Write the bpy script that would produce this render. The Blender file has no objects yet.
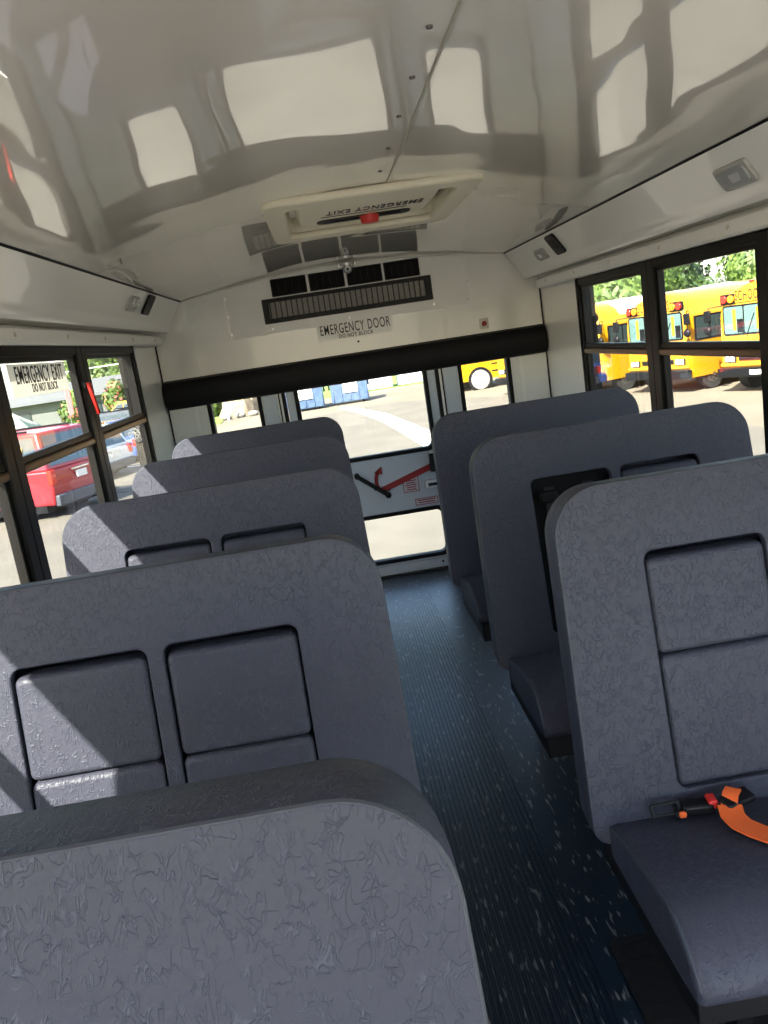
import bpy, bmesh, math, random
from mathutils import Vector, Matrix
from math import sin, cos, pi, radians as rad

SC = bpy.context.scene
COL = SC.collection
random.seed(7)

# ------------------------------------------------------------------ camera, sky, sun, exposure
FPX = 819.75
cam_d = bpy.data.cameras.new('camera')
cam = bpy.data.objects.new('camera', cam_d); COL.objects.link(cam)
cam_d.sensor_fit = 'VERTICAL'; cam_d.sensor_height = 24.0
cam_d.lens = FPX * 24.0 / 1024.0
cam_d.clip_start = 0.02; cam_d.clip_end = 600
_p, _r, _y = -0.208, -0.1524, -0.0451
_F = Vector((-sin(_y)*cos(_p), cos(_y)*cos(_p), sin(_p)))
_R = Vector((cos(_y), sin(_y), 0)); _U = _R.cross(_F)
_R2 = cos(_r)*_R + sin(_r)*_U; _U2 = -sin(_r)*_R + cos(_r)*_U
cam.matrix_world = Matrix(((_R2.x, _U2.x, -_F.x, -0.1959), (_R2.y, _U2.y, -_F.y, 0.0), (_R2.z, _U2.z, -_F.z, 1.4583), (0, 0, 0, 1)))
SC.camera = cam

SUN_DIR = Vector((0.60, 0.80, -0.90)).normalized()      # the way the light travels
w = bpy.data.worlds.new('sky'); SC.world = w; w.use_nodes = True
nt = w.node_tree; nt.nodes.clear()
sky = nt.nodes.new('ShaderNodeTexSky'); sky.sky_type = 'NISHITA'; sky.sun_disc = False
sky.sun_elevation = math.asin(-SUN_DIR.z); sky.sun_rotation = math.atan2(-SUN_DIR.x, -SUN_DIR.y)
sky.air_density = 1.0; sky.dust_density = 1.6; sky.ozone_density = 1.0
bg = nt.nodes.new('ShaderNodeBackground'); bg.inputs['Strength'].default_value = 0.27
wo = nt.nodes.new('ShaderNodeOutputWorld')
nt.links.new(sky.outputs[0], bg.inputs[0]); nt.links.new(bg.outputs[0], wo.inputs[0])
sd = bpy.data.lights.new('sun', 'SUN'); sd.energy = 11.0; sd.angle = rad(0.6); sd.color = (1.0, 0.95, 0.86)
sun = bpy.data.objects.new('sun', sd); COL.objects.link(sun)
sun.rotation_euler = SUN_DIR.to_track_quat('-Z', 'Y').to_euler()
SC.view_settings.view_transform = 'Standard'; SC.view_settings.look = 'None'
SC.view_settings.gamma = 1.0; SC.view_settings.use_curve_mapping = False
SC.view_settings.exposure = 2.06
SC.cycles.diffuse_bounces = 6; SC.cycles.max_bounces = 14; SC.cycles.transparent_max_bounces = 16
SC.cycles.use_denoising = True

# ------------------------------------------------------------------ materials
def mat(name, color, rough=0.5, metal=0.0, spec=0.5, coat=0.0, emit=None, es=1.0):
    m = bpy.data.materials.new(name); m.use_nodes = True
    b = m.node_tree.nodes['Principled BSDF']
    b.inputs['Base Color'].default_value = (*color, 1)
    b.inputs['Roughness'].default_value = rough
    b.inputs['Metallic'].default_value = metal
    b.inputs['Specular IOR Level'].default_value = spec
    b.inputs['Coat Weight'].default_value = coat
    b.inputs['Coat Roughness'].default_value = 0.03
    if emit:
        b.inputs['Emission Color'].default_value = (*emit, 1); b.inputs['Emission Strength'].default_value = es
    return m
def N(m, t, **kw):
    n = m.node_tree.nodes.new(t)
    for k, v in kw.items():
        if k.startswith('_'): setattr(n, k[1:], v)
        else: n.inputs[k.replace('__', ' ')].default_value = v
    return n
def L(m, a, b): m.node_tree.links.new(a, b)
def bsdf(m): return m.node_tree.nodes['Principled BSDF']
def coords(m, scale=(1, 1, 1), world=True):
    g = N(m, 'ShaderNodeNewGeometry' if world else 'ShaderNodeTexCoord')
    mp = N(m, 'ShaderNodeMapping'); mp.inputs['Scale'].default_value = scale
    L(m, g.outputs['Position' if world else 'Object'], mp.inputs['Vector'])
    return mp.outputs['Vector']
def noise_tint(m, c1, c2, scale=5, detail=4, vec=None, lo=.35, hi=.65, mapscale=(1, 1, 1)):
    v = vec or coords(m, mapscale)
    n = N(m, 'ShaderNodeTexNoise', Scale=scale, Detail=detail); L(m, v, n.inputs['Vector'])
    r = N(m, 'ShaderNodeValToRGB'); r.color_ramp.elements[0].position = lo; r.color_ramp.elements[1].position = hi
    r.color_ramp.elements[0].color = (*c1, 1); r.color_ramp.elements[1].color = (*c2, 1)
    L(m, n.outputs['Fac'], r.inputs['Fac']); L(m, r.outputs['Color'], bsdf(m).inputs['Base Color'])
    return n, r
def bump(m, height, strength=.3, dist=.002, normal=None):
    b = N(m, 'ShaderNodeBump', Strength=strength, Distance=dist); L(m, height, b.inputs['Height'])
    if normal: L(m, normal, b.inputs['Normal'])
    L(m, b.outputs['Normal'], bsdf(m).inputs['Normal']); return b.outputs['Normal']

def vinyl_material(name, col, crease=.6, rough=.48):
    m = mat(name, col, rough, spec=.27)
    v = coords(m)
    prev = None
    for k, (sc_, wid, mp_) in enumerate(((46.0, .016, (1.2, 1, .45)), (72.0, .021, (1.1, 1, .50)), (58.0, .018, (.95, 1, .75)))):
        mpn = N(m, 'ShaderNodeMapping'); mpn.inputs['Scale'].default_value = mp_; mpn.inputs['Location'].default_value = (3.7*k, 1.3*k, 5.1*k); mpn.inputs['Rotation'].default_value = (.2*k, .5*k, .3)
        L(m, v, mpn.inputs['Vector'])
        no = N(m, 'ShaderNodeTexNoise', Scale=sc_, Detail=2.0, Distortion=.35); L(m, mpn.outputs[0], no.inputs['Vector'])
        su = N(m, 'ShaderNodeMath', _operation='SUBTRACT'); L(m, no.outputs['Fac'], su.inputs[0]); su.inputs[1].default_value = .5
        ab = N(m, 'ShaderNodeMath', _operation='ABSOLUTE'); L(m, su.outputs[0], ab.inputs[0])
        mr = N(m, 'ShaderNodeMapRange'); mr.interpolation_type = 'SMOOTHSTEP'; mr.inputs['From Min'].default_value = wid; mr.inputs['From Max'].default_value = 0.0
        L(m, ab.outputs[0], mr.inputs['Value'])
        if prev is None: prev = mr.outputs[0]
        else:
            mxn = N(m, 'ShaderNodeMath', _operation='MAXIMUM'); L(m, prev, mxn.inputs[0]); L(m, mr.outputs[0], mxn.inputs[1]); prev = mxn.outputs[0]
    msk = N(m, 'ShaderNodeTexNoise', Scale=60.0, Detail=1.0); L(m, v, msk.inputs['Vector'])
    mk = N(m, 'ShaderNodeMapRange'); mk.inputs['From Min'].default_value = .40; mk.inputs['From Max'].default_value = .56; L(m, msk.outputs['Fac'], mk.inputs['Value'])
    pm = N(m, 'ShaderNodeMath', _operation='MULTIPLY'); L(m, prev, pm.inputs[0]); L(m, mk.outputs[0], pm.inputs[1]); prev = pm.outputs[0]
    fine = N(m, 'ShaderNodeTexNoise', Scale=150.0, Detail=3.0); L(m, v, fine.inputs['Vector'])
    ad = N(m, 'ShaderNodeMath', _operation='MULTIPLY_ADD'); L(m, fine.outputs['Fac'], ad.inputs[0]); ad.inputs[1].default_value = .8
    L(m, prev, ad.inputs[2])
    n1 = bump(m, ad.outputs[0], crease, .0014)
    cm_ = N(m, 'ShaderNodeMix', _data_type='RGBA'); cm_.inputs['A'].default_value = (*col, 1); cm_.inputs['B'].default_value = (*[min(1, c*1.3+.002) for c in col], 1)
    L(m, prev, cm_.inputs['Factor']); L(m, cm_.outputs['Result'], bsdf(m).inputs['Base Color'])     # crease highlights painted into the base colour
    big = N(m, 'ShaderNodeTexNoise', Scale=6.0, Detail=2.0); L(m, v, big.inputs['Vector'])
    b = N(m, 'ShaderNodeBump', Strength=.25, Distance=.012); L(m, big.outputs['Fac'], b.inputs['Height']); L(m, n1, b.inputs['Normal'])
    L(m, b.outputs['Normal'], bsdf(m).inputs['Normal'])
    return m
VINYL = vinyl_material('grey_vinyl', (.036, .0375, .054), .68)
PIPING = mat('vinyl_piping', (.035, .038, .05), .45)
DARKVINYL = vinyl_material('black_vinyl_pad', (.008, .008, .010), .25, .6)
bsdf(DARKVINYL).inputs['Specular IOR Level'].default_value = .22
CAVITY = mat('black_shell_plastic', (.005, .005, .006), .6, spec=.12)
WEBBING = mat('black_webbing', (.012, .012, .014), .8)
ORANGE = mat('orange_webbing', (.75, .12, .02), .65)
_v = coords(ORANGE, (1, 1, 1)); _w = N(ORANGE, 'ShaderNodeTexWave', Scale=160.0, Distortion=1.0); L(ORANGE, _v, _w.inputs['Vector']); bump(ORANGE, _w.outputs['Fac'], .3, .001)
RED = mat('red_plastic', (.55, .02, .015), .4)
REDPAINT = mat('red_enamel', (.30, .010, .010), .4)
BLACKPL = mat('black_plastic', (.006, .006, .007), .42, spec=.2)
BLACKMET = mat('black_steel', (.007, .007, .008), .5, spec=.2)
FRAME = mat('black_window_frame', (.006, .0055, .005), .42, spec=.2)
BRONZE = mat('bronze_sash_rail', (.16, .10, .05), .35, .6)
GASKET = mat('rubber_gasket', (.005, .005, .006), .6, spec=.2)
METAL = mat('brushed_steel', (.6, .6, .6), .3, 1.0)
WHITEPL = mat('ivory_plastic', (.66, .62, .52), .35)
CREAM = mat('ivory_hatch_plastic', (.70, .66, .54), .38)
GREYPL = mat('lamp_lens_grey', (.42, .42, .40), .25)
PAPER = mat('white_decal', (.72, .70, .64), .5)
INK = mat('black_ink', (.006, .006, .006), .6)
REDINK = mat('dark_red_ink', (.28, .03, .04), .6)

CEIL = mat('glossy_ceiling_panel', (.70, .665, .61), .22, spec=.6, coat=1.0)
bsdf(CEIL).inputs['Coat IOR'].default_value = 2.1
bsdf(CEIL).inputs['Coat Roughness'].default_value = .015
_v = coords(CEIL); _n = N(CEIL, 'ShaderNodeTexNoise', Scale=2.3, Detail=1.0); L(CEIL, _v, _n.inputs['Vector'])
_b = N(CEIL, 'ShaderNodeBump', Strength=.25, Distance=.02); L(CEIL, _n.outputs['Fac'], _b.inputs['Height'])
L(CEIL, _b.outputs['Normal'], bsdf(CEIL).inputs['Normal']); L(CEIL, _b.outputs['Normal'], bsdf(CEIL).inputs['Coat Normal'])
WALL = mat('painted_wall_panel', (.86, .86, .83), .25, spec=.5, coat=.35)
_v = coords(WALL); _n = N(WALL, 'ShaderNodeTexNoise', Scale=2.0, Detail=2.0); L(WALL, _v, _n.inputs['Vector']); bump(WALL, _n.outputs['Fac'], .2, .02)
DUCT = mat('painted_duct_cover', (.88, .875, .85), .28, spec=.5, coat=.5)
TRIMM = mat('white_aluminium_trim', (.86, .86, .83), .35)
DOORM = mat('painted_door_panel', (.46, .51, .57), .3, coat=.3)

def floor_material():
    m = mat('ribbed_rubber_floor', (.018, .024, .03), .34, spec=.5)
    v = coords(m)
    st = coords(m, (95, 17.0, 1))
    n1 = N(m, 'ShaderNodeTexNoise', Scale=1.0, Detail=1.5); L(m, st, n1.inputs['Vector'])
    vo = N(m, 'ShaderNodeTexNoise', Scale=1.0, Detail=0.0); L(m, coords(m, (34, 12, 1)), vo.inputs['Vector'])
    ad = N(m, 'ShaderNodeMath', _operation='MULTIPLY_ADD'); L(m, vo.outputs['Fac'], ad.inputs[0]); ad.inputs[1].default_value = .25; L(m, n1.outputs['Fac'], ad.inputs[2])
    r = N(m, 'ShaderNodeValToRGB'); e = r.color_ramp.elements
    e[0].position = .755; e[0].color = (.007, .016, .029, 1); e[1].position = .82; e[1].color = (.19, .20, .20, 1)
    L(m, ad.outputs[0], r.inputs['Fac']); L(m, r.outputs['Color'], bsdf(m).inputs['Base Color'])
    n2 = N(m, 'ShaderNodeTexNoise', Scale=26.0, Detail=3.0); L(m, v, n2.inputs['Vector'])
    a2 = N(m, 'ShaderNodeMath', _operation='MULTIPLY_ADD'); L(m, n2.outputs['Fac'], a2.inputs[0]); a2.inputs[1].default_value = .5; a2.inputs[2].default_value = 0
    bump(m, a2.outputs[0], .5, .003)
    return m
FLOOR = floor_material()
MATTREAD = mat('tread_plate_mat', (.006, .006, .007), .45)
_v = coords(MATTREAD, (1, 1, 1)); _n = N(MATTREAD, 'ShaderNodeTexVoronoi', Scale=34.0); L(MATTREAD, _v, _n.inputs['Vector']); bump(MATTREAD, _n.outputs['Distance'], .8, .003)

def glass(name, tint=(.90, .92, .90), refl=1.0):
    m = bpy.data.materials.new(name); m.use_nodes = True; t = m.node_tree; t.nodes.clear()
    o = t.nodes.new('ShaderNodeOutputMaterial'); mx = t.nodes.new('ShaderNodeMixShader')
    tr = t.nodes.new('ShaderNodeBsdfTransparent'); tr.inputs[0].default_value = (*tint, 1)
    gl = t.nodes.new('ShaderNodeBsdfGlossy'); gl.inputs['Roughness'].default_value = .01
    fr = t.nodes.new('ShaderNodeFresnel'); fr.inputs[0].default_value = 1.5
    mu = t.nodes.new('ShaderNodeMath'); mu.operation = 'MULTIPLY'; mu.inputs[1].default_value = refl
    ge = t.nodes.new('ShaderNodeNewGeometry'); iv = t.nodes.new('ShaderNodeMath'); iv.operation = 'SUBTRACT'; iv.inputs[0].default_value = 1.0
    m2 = t.nodes.new('ShaderNodeMath'); m2.operation = 'MULTIPLY'     # the back face of the pane adds no second reflection
    t.links.new(ge.outputs['Backfacing'], iv.inputs[1]); t.links.new(fr.outputs[0], mu.inputs[0])
    t.links.new(mu.outputs[0], m2.inputs[0]); t.links.new(iv.outputs[0], m2.inputs[1]); t.links.new(m2.outputs[0], mx.inputs[0])
    t.links.new(tr.outputs[0], mx.inputs[1]); t.links.new(gl.outputs[0], mx.inputs[2]); t.links.new(mx.outputs[0], o.inputs[0])
    return m
GLASS = glass('tinted_window_glass', (.74, .75, .73))
CLEAR = glass('clear_windshield_glass', (.95, .96, .95))

# ------------------------------------------------------------------ geometry helpers
class MB:
    def __init__(s): s.b = bmesh.new()
    def box(s, c, d, rot=None):
        r = bmesh.ops.create_cube(s.b, size=1.0)
        M = Matrix.Translation(Vector(c)) @ (rot.to_4x4() if rot else Matrix()) @ Matrix.Diagonal((d[0], d[1], d[2], 1))
        bmesh.ops.transform(s.b, matrix=M, verts=r['verts']); return s
    def span(s, x0, x1, y0, y1, z0, z1):
        return s.box(((x0+x1)/2, (y0+y1)/2, (z0+z1)/2), (abs(x1-x0), abs(y1-y0), abs(z1-z0)))
    def bar(s, a, b, w_, t_, up=Vector((0, 0, 1))):
        a, b = Vector(a), Vector(b); d = b-a; z = d.normalized(); x = up.cross(z)
        if x.length < 1e-4: x = Vector((1, 0, 0)).cross(z)
        x.normalize(); y = z.cross(x)
        R = Matrix((x, y, z)).transposed()
        return s.box((a+b)/2, (w_, t_, d.length), R)
    def cyl(s, a, b, r1, r2=None, n=20):
        a, b = Vector(a), Vector(b); d = b-a
        r = bmesh.ops.create_cone(s.b, cap_ends=True, segments=n, radius1=r1, radius2=r1 if r2 is None else r2, depth=d.length)
        M = Matrix.Translation((a+b)/2) @ d.to_track_quat('Z', 'Y').to_matrix().to_4x4()
        bmesh.ops.transform(s.b, matrix=M, verts=r['verts']); return s
    def ball(s, c, r, sub=2, sc=(1, 1, 1)):
        q = bmesh.ops.create_icosphere(s.b, subdivisions=sub, radius=r)
        bmesh.ops.transform(s.b, matrix=Matrix.Translation(Vector(c)) @ Matrix.Diagonal((*sc, 1)), verts=q['verts']); return s
    def tube(s, pts, r, n=8, closed=False):
        pts = [Vector(p) for p in pts]; m = len(pts); rings = []; up = None
        for i, p in enumerate(pts):
            a = pts[(i-1) % m] if (closed or i > 0) else p; c = pts[(i+1) % m] if (closed or i < m-1) else p
            t = (c-a).normalized()
            if up is None: up = t.orthogonal().normalized()
            up = (up - t*up.dot(t)).normalized(); bi = t.cross(up)
            rings.append([s.b.verts.new(p + r*(cos(2*pi*k/n)*up + sin(2*pi*k/n)*bi)) for k in range(n)])
        for i in range(m if closed else m-1):
            A, B = rings[i], rings[(i+1) % m]
            for k in range(n): s.b.faces.new((A[k], A[(k+1) % n], B[(k+1) % n], B[k]))
        if not closed: s.b.faces.new(rings[0][::-1]); s.b.faces.new(rings[-1])
        return s
    def prism(s, prof, a, b, axis='x'):
        """profile of 2-D points swept from a to b along an axis"""
        def P(u, v, t): return {'x': (t, u, v), 'y': (u, t, v), 'z': (u, v, t)}[axis]
        A = [s.b.verts.new(P(u, v, a)) for u, v in prof]; B = [s.b.verts.new(P(u, v, b)) for u, v in prof]
        n = len(prof)
        for i in range(n): s.b.faces.new((A[i], A[(i+1) % n], B[(i+1) % n], B[i]))
        s.b.faces.new(A[::-1]); s.b.faces.new(B); return s
    def sheet(s, rows):
        V = [[s.b.verts.new(p) for p in r] for r in rows]
        for i in range(len(V)-1):
            for j in range(len(V[0])-1): s.b.faces.new((V[i][j], V[i][j+1], V[i+1][j+1], V[i+1][j]))
        return s
    def add(s, me, M=None):
        if M is not None: me.transform(M)
        s.b.from_mesh(me); bpy.data.meshes.remove(me); return s
    def build(s, name, m, parent=None, smooth=35, bev=0, seg=2, loc=None, label=None):
        bmesh.ops.recalc_face_normals(s.b, faces=s.b.faces)
        me = bpy.data.meshes.new(name); s.b.to_mesh(me); s.b.free()
        for mm in (m if isinstance(m, (list, tuple)) else [m]): me.materials.append(mm)
        if smooth:
            for p in me.polygons: p.use_smooth = True
            me.set_sharp_from_angle(angle=rad(smooth))
        o = bpy.data.objects.new(name, me); COL.objects.link(o)
        if parent: o.parent = parent
        if loc is not None: o.location = loc
        if label: o['label'] = label
        if bev:
            q = o.modifiers.new('bevel', 'BEVEL'); q.width = bev; q.segments = seg; q.limit_method = 'ANGLE'; q.angle_limit = rad(40)
        return o

def tag(o, label=None, cat=None, group=None, kind=None):
    if label: o['label'] = label
    if cat: o['category'] = cat
    if group: o['group'] = group
    if kind: o['kind'] = kind
    return o
def empty(name, loc=(0, 0, 0), rz=0, **kw):
    o = bpy.data.objects.new(name, None); COL.objects.link(o); o.location = loc; o.rotation_euler = (0, 0, rz)
    return tag(o, **kw)
def copy_tree(o, parent=None):
    c = o.copy(); COL.objects.link(c)
    if parent: c.parent = parent
    for ch in [q for q in bpy.data.objects if q.parent == o and q != c]: copy_tree(ch, c)
    return c
def rrect(x0, x1, y0, y1, r, n=6):
    pts = []
    for cx, cy, a in ((x1-r, y1-r, 0), (x0+r, y1-r, 90), (x0+r, y0+r, 180), (x1-r, y0+r, 270)):
        for k in range(n+1):
            t = rad(a + 90*k/n); pts.append((cx + r*cos(t), cy + r*sin(t)))
    return pts
def plate(loops, thick, bev=0.0, res=2):
    """2-D outlines with holes -> solid plate centred on z=0, thickness along z"""
    cu = bpy.data.curves.new('tmp', 'CURVE'); cu.dimensions = '2D'; cu.fill_mode = 'BOTH'
    for lp in loops:
        sp = cu.splines.new('POLY'); sp.points.add(len(lp)-1)
        for i, (x, y) in enumerate(lp): sp.points[i].co = (x, y, 0, 1)
        sp.use_cyclic_u = True
    cu.extrude = max(thick/2-bev, 0); cu.bevel_depth = bev; cu.bevel_resolution = res
    if bev: cu.offset = -bev
    ob = bpy.data.objects.new('tmp', cu); me = bpy.data.meshes.new_from_object(ob)
    bpy.data.objects.remove(ob); bpy.data.curves.remove(cu); me.materials.clear(); return me
MX = lambda *r: Matrix(r)
TO_XZ = MX((1, 0, 0, 0), (0, 0, -1, 0), (0, 1, 0, 0), (0, 0, 0, 1))      # plate x,y -> world x,z ; normal toward -y
TO_YZ = MX((0, 0, 1, 0), (1, 0, 0, 0), (0, 1, 0, 0), (0, 0, 0, 1))       # plate x,y -> world y,z
def T(x, y, z): return Matrix.Translation((x, y, z))
def text_mesh(s, size, sx=1.0, ext=.0006, align='CENTER', bold=0.0):
    cu = bpy.data.curves.new('tmp', 'FONT'); cu.body = s; cu.size = size; cu.extrude = ext; cu.align_x = align; cu.align_y = 'CENTER'; cu.offset = bold; cu.space_character = 1.16
    ob = bpy.data.objects.new('tmp', cu); me = bpy.data.meshes.new_from_object(ob)
    bpy.data.objects.remove(ob); bpy.data.curves.remove(cu); me.transform(Matrix.Diagonal((sx, 1, 1, 1))); me.materials.clear(); return me

D = 4.925       # inner face of the rear wall
XW = 1.14       # inner face of the side walls
YF = -1.15       # front end of the cabin, drawn near to bring in light
ZG = -1.35      # the ground outside
CEN = .003
def ceil_z(x): return 1.908 - .083*(x/.942)**2 if abs(x) < .942 else 1.825

# ------------------------------------------------------------------ room shell
# floor
b = MB().span(-XW, XW, YF, D, -.03, 0)
for k in range(28):
    x = -.196 + .0145*k
    b.prism([(x-.0036, -.001), (x+.0036, -.001), (x+.0022, .0034), (x-.0022, .0034)], YF, D-.06, 'y')
o = b.build('floor', FLOOR, smooth=0); tag(o, kind='structure')
# rear wall with openings
outline = [(-XW, -.03), (XW, -.03), (XW, 1.80)] + [(x, ceil_z(x)+.02) for x in [.96-.12*i for i in range(17)]] + [(-XW, 1.80)]
hl = rrect(-.9, -.603, .80, 1.345, .045); hr = rrect(.603, .9, .80, 1.345, .045)
door_hole = rrect(-.455, .465, .004, 1.36, .03)
me = plate([outline, hl, hr, door_hole], .06)
o = MB().add(me, T(0, D+.03, 0) @ TO_XZ).build('wall_rear', WALL, smooth=0); tag(o, kind='structure')
# small rear panes
for k, (x0, x1) in enumerate(((-.9, -.603), (.603, .9))):
    wn = empty(f'window_{k+1}', (0, 0, 0), kind='structure')
    me = plate([rrect(x0-.012, x1+.012, .788, 1.357, .05), rrect(x0+.012, x1-.012, .812, 1.333, .04)], .075, .004)
    MB().add(me, T(0, D+.028, 0) @ TO_XZ).build('window_gasket', GASKET, wn)
    MB().span(x0, x1, D+.03, D+.034, .80, 1.345).build('window_pane', GLASS, wn, smooth=0)
# pilasters / seams of the rear wall beside the door
o = empty('trim_1', kind='structure')
for sx in (-1, 1):
    MB().span(sx*.965, sx*.985, D-.004, D+.001, .5, 1.26).build('wall_seam', TRIMM, o)
    MB().span(CEN+sx*.49-.004, CEN+sx*.49+.004, D-.006, D, .0, 1.3).build('door_seal', GASKET, o)
    MB().span(sx*.50, sx*.585, D-.01, D, .0, 1.3).build('wall_panel_strip', DOORM, o, bev=.003)
# emergency door
door = empty('door_1', (0, 0, 0), kind='structure')
me = plate([rrect(-.445, .452, .012, 1.35, .03), rrect(-.383, .390, .765, 1.30, .045), rrect(-.383, .395, .102, .393, .04)], .045, .003)
MB().add(me, T(0, D+.025, 0) @ TO_XZ).build('door_panel', DOORM, door)
for z0, z1, n in ((.765, 1.30, 'upper'), (.102, .393, 'lower')):
    me = plate([rrect(-.397, .404, z0-.014, z1+.014, .052), rrect(-.372, .380, z0+.010, z1-.010, .036)], .06, .004)
    MB().add(me, T(0, D+.02, 0) @ TO_XZ).build('window_gasket', GASKET, door)
    MB().span(-.385, .395, D+.024, D+.028, z0, z1).build('window_pane', GLASS, door, smooth=0)
me = plate([rrect(-.47, .475, -.005, 1.37, .035), rrect(-.448, .455, .008, 1.352, .03)], .05)
MB().add(me, T(0, D+.02, 0) @ TO_XZ).build('door_frame_seal', GASKET, door)
b = MB().span(-.43, .44, D-.012, D+.004, .018, .075); b.build('kick_rail', DOORM, door, bev=.003)
MB().cyl((.345, D-.016, .052), (.345, D-.008, .052), .007).build('rail_screw', BLACKMET, door)
# red release arrow painted bar + black handle
b = MB(); b.bar((.03, D-.004, .552), (.40, D-.004, .668), .036, .004, Vector((0, 1, 0)))
b.build('red_arrow_band', REDPAINT, door, label='long dark red painted band')
b = MB(); pts = [(.022+.0, .548), (.008, .60), (.012, .645), (.03, .672)]
for i in range(3): b.bar((pts[i][0], D-.005, pts[i][1]), (pts[i+1][0], D-.005, pts[i+1][1]), .022, .004, Vector((0, 1, 0)))
b.prism([(.002, .668), (.052, .652), (.052, .70)], D-.007, D-.003, 'y')
b.build('red_arrow_band', REDPAINT, door, label='curved red arrow')
b = MB(); b.bar((-.100, D-.045, .664), (.062, D-.045, .530), .026, .012, Vector((0, 1, 0)))
b.cyl((-.104, D-.055, .667), (-.104, D-.002, .667), .017); b.cyl((.066, D-.055, .527), (.066, D-.035, .527), .019); b.cyl((0, D-.05, .58), (0, D+.0, .58), .016)
b.build('door_handle', BLACKPL, door, bev=.003)
b = MB().span(.345, .42, D-.05, D, .625, .735); b.build('latch_guard', BLACKPL, door, bev=.004)
b = MB().span(.352, .43, D-.03, D, .715, .745); b.span(.35, .43, D-.03, D, .62, .64); b.build('latch_guard_plate', METAL, door, bev=.003)
b = MB().span(.30, .40, D-.028, D, .525, .575); b.build('door_bracket', METAL, door, bev=.003)
b = MB().span(.318, .40, D-.032, D-.02, .538, .556); b.build('bracket_slot', BLACKPL, door)
def decal(parent, x0, x1, z0, z1, rows, col=REDINK):
    d_ = MB().span(x0, x1, D-.0035, D-.001, z0, z1).build('decal', GREYPL2, parent, smooth=0, label='small printed instruction decal')
    b = MB(); y = D-.0055
    b.span(x0, x1, y, D-.003, z1-.004, z1); b.span(x0, x1, y, D-.003, z0, z0+.004); b.span(x0, x0+.004, y, D-.003, z0, z1); b.span(x1-.004, x1, y, D-.003, z0, z1)
    h = (z1-z0)/(rows+1)
    for i in range(rows):
        z = z1 - h*(i+.9); t = random.uniform(.0, .012)
        b.span(x0+.014+t, x1-.014-t, y, D-.003, z-h*.22, z+h*.22)
    b.build('decal_print', col, d_, smooth=0)
GREYPL2 = mat('pale_grey_decal', (.50, .50, .52), .4)
decal(door, .166, .264, .515, .612, 6)
decal(door, .227, .368, .425, .467, 2)

# black header pad above the door
pad = MB(); prof = [(D, 1.225), (D-.055, 1.232), (D-.082, 1.262), (D-.085, 1.345), (D-.06, 1.383), (D-.005, 1.395), (D, 1.395)]
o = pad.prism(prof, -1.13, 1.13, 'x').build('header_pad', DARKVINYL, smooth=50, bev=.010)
tag(o, 'long black padded header cushion across the rear wall above the emergency door', 'pad')

# side walls
YC = [3.129 - .85*k for k in range(6)]          # centres of the window posts
WIN = [(YC[0]+.0, 4.0)] + [(YC[k+1], YC[k]) for k in range(4)]
for side, sx in (('left', -1), ('right', 1)):
    loops = [[(YF, -.03), (D+.05, -.03), (D+.05, 1.86), (YF, 1.86)]]
    if side == 'right': loops.append([(-1.08, .02), (-.30, .02), (-.30, .755), (-1.08, .755)])     # unseen entry door opening, added to let in ground light
    loops.append([(YF+.05, .76), (4.15, .76), (4.15, 1.62), (YF+.05, 1.62)])
    me = plate(loops, .02)
    o = MB().add(me, T(sx*(XW+.010), 0, 0) @ TO_YZ).build('wall_'+side, WALL, smooth=0); tag(o, kind='structure')
n = 3
for side, sx in (('left', -1), ('right', 1)):
    for (a, c) in WIN:
        wn = empty(f'window_{n}', kind='structure'); n += 1
        X0, X1, XS = sx*1.062, sx*1.098, sx*1.072
        last = c > 3.99
        b = MB(); t = .060; ta = t; tc = .034 if last else t
        b.span(X0, X1, a+.001, a+ta, .765, 1.587); b.span(X0, X1, c-tc, c-.001, .765, 1.587)
        b.span(X0+sx*.002, X1, a+.001, c-.001, 1.560, 1.590); b.span(X0, X1, a+.001, c-.001, .765, .80)
        if last: b.span(X0, sx*1.122, c-.030, c+.004, .765, 1.60)
        b.span(X1-sx*.004, sx*1.142, a-.002, c-.001, 1.582, 1.625); b.span(X1-sx*.004, sx*1.142, a-.002, c-.001, .755, .785)
        b.build('window_frame', FRAME, wn, smooth=0, bev=.003, seg=1)
        if last: MB().span(sx*1.122, sx*1.138, c-.03, c+.20, .72, 1.66).build('reveal_panel', FRAME, wn, smooth=0)
        b = MB(); a1, c1 = a+ta, c-tc
        b.span(XS, X1, a1-.002, a1+.020, .80, 1.562); b.span(XS, X1, c1-.020, c1+.002, .80, 1.562)
        b.span(XS, X1, a1, c1, 1.545, 1.562); b.span(XS, X1, a1, c1, .80, .83)
        b.build('sash', FRAME, wn, smooth=0, bev=.002, seg=1)
        MB().span(sx*1.070, sx*1.096, a1-.01, c1+.01, 1.262, 1.283).build('meeting_rail', FRAME, wn, smooth=0, bev=.003, seg=1)
        MB().span(sx*1.064, sx*1.094, a1-.01, c1+.01, 1.236, 1.261).build('lower_sash_rail', BRONZE, wn, smooth=0, bev=.006, label='bronze coloured lower sash rail')
        MB().span(sx*1.090, sx*1.093, a1, c1, 1.27, 1.55).build('window_pane', GLASS if c > .7 else CLEAR, wn, smooth=0)
        MB().span(sx*1.083, sx*1.086, a1, c1, .81, 1.25).build('window_pane', GLASS if c > .7 else CLEAR, wn, smooth=0)

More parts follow.
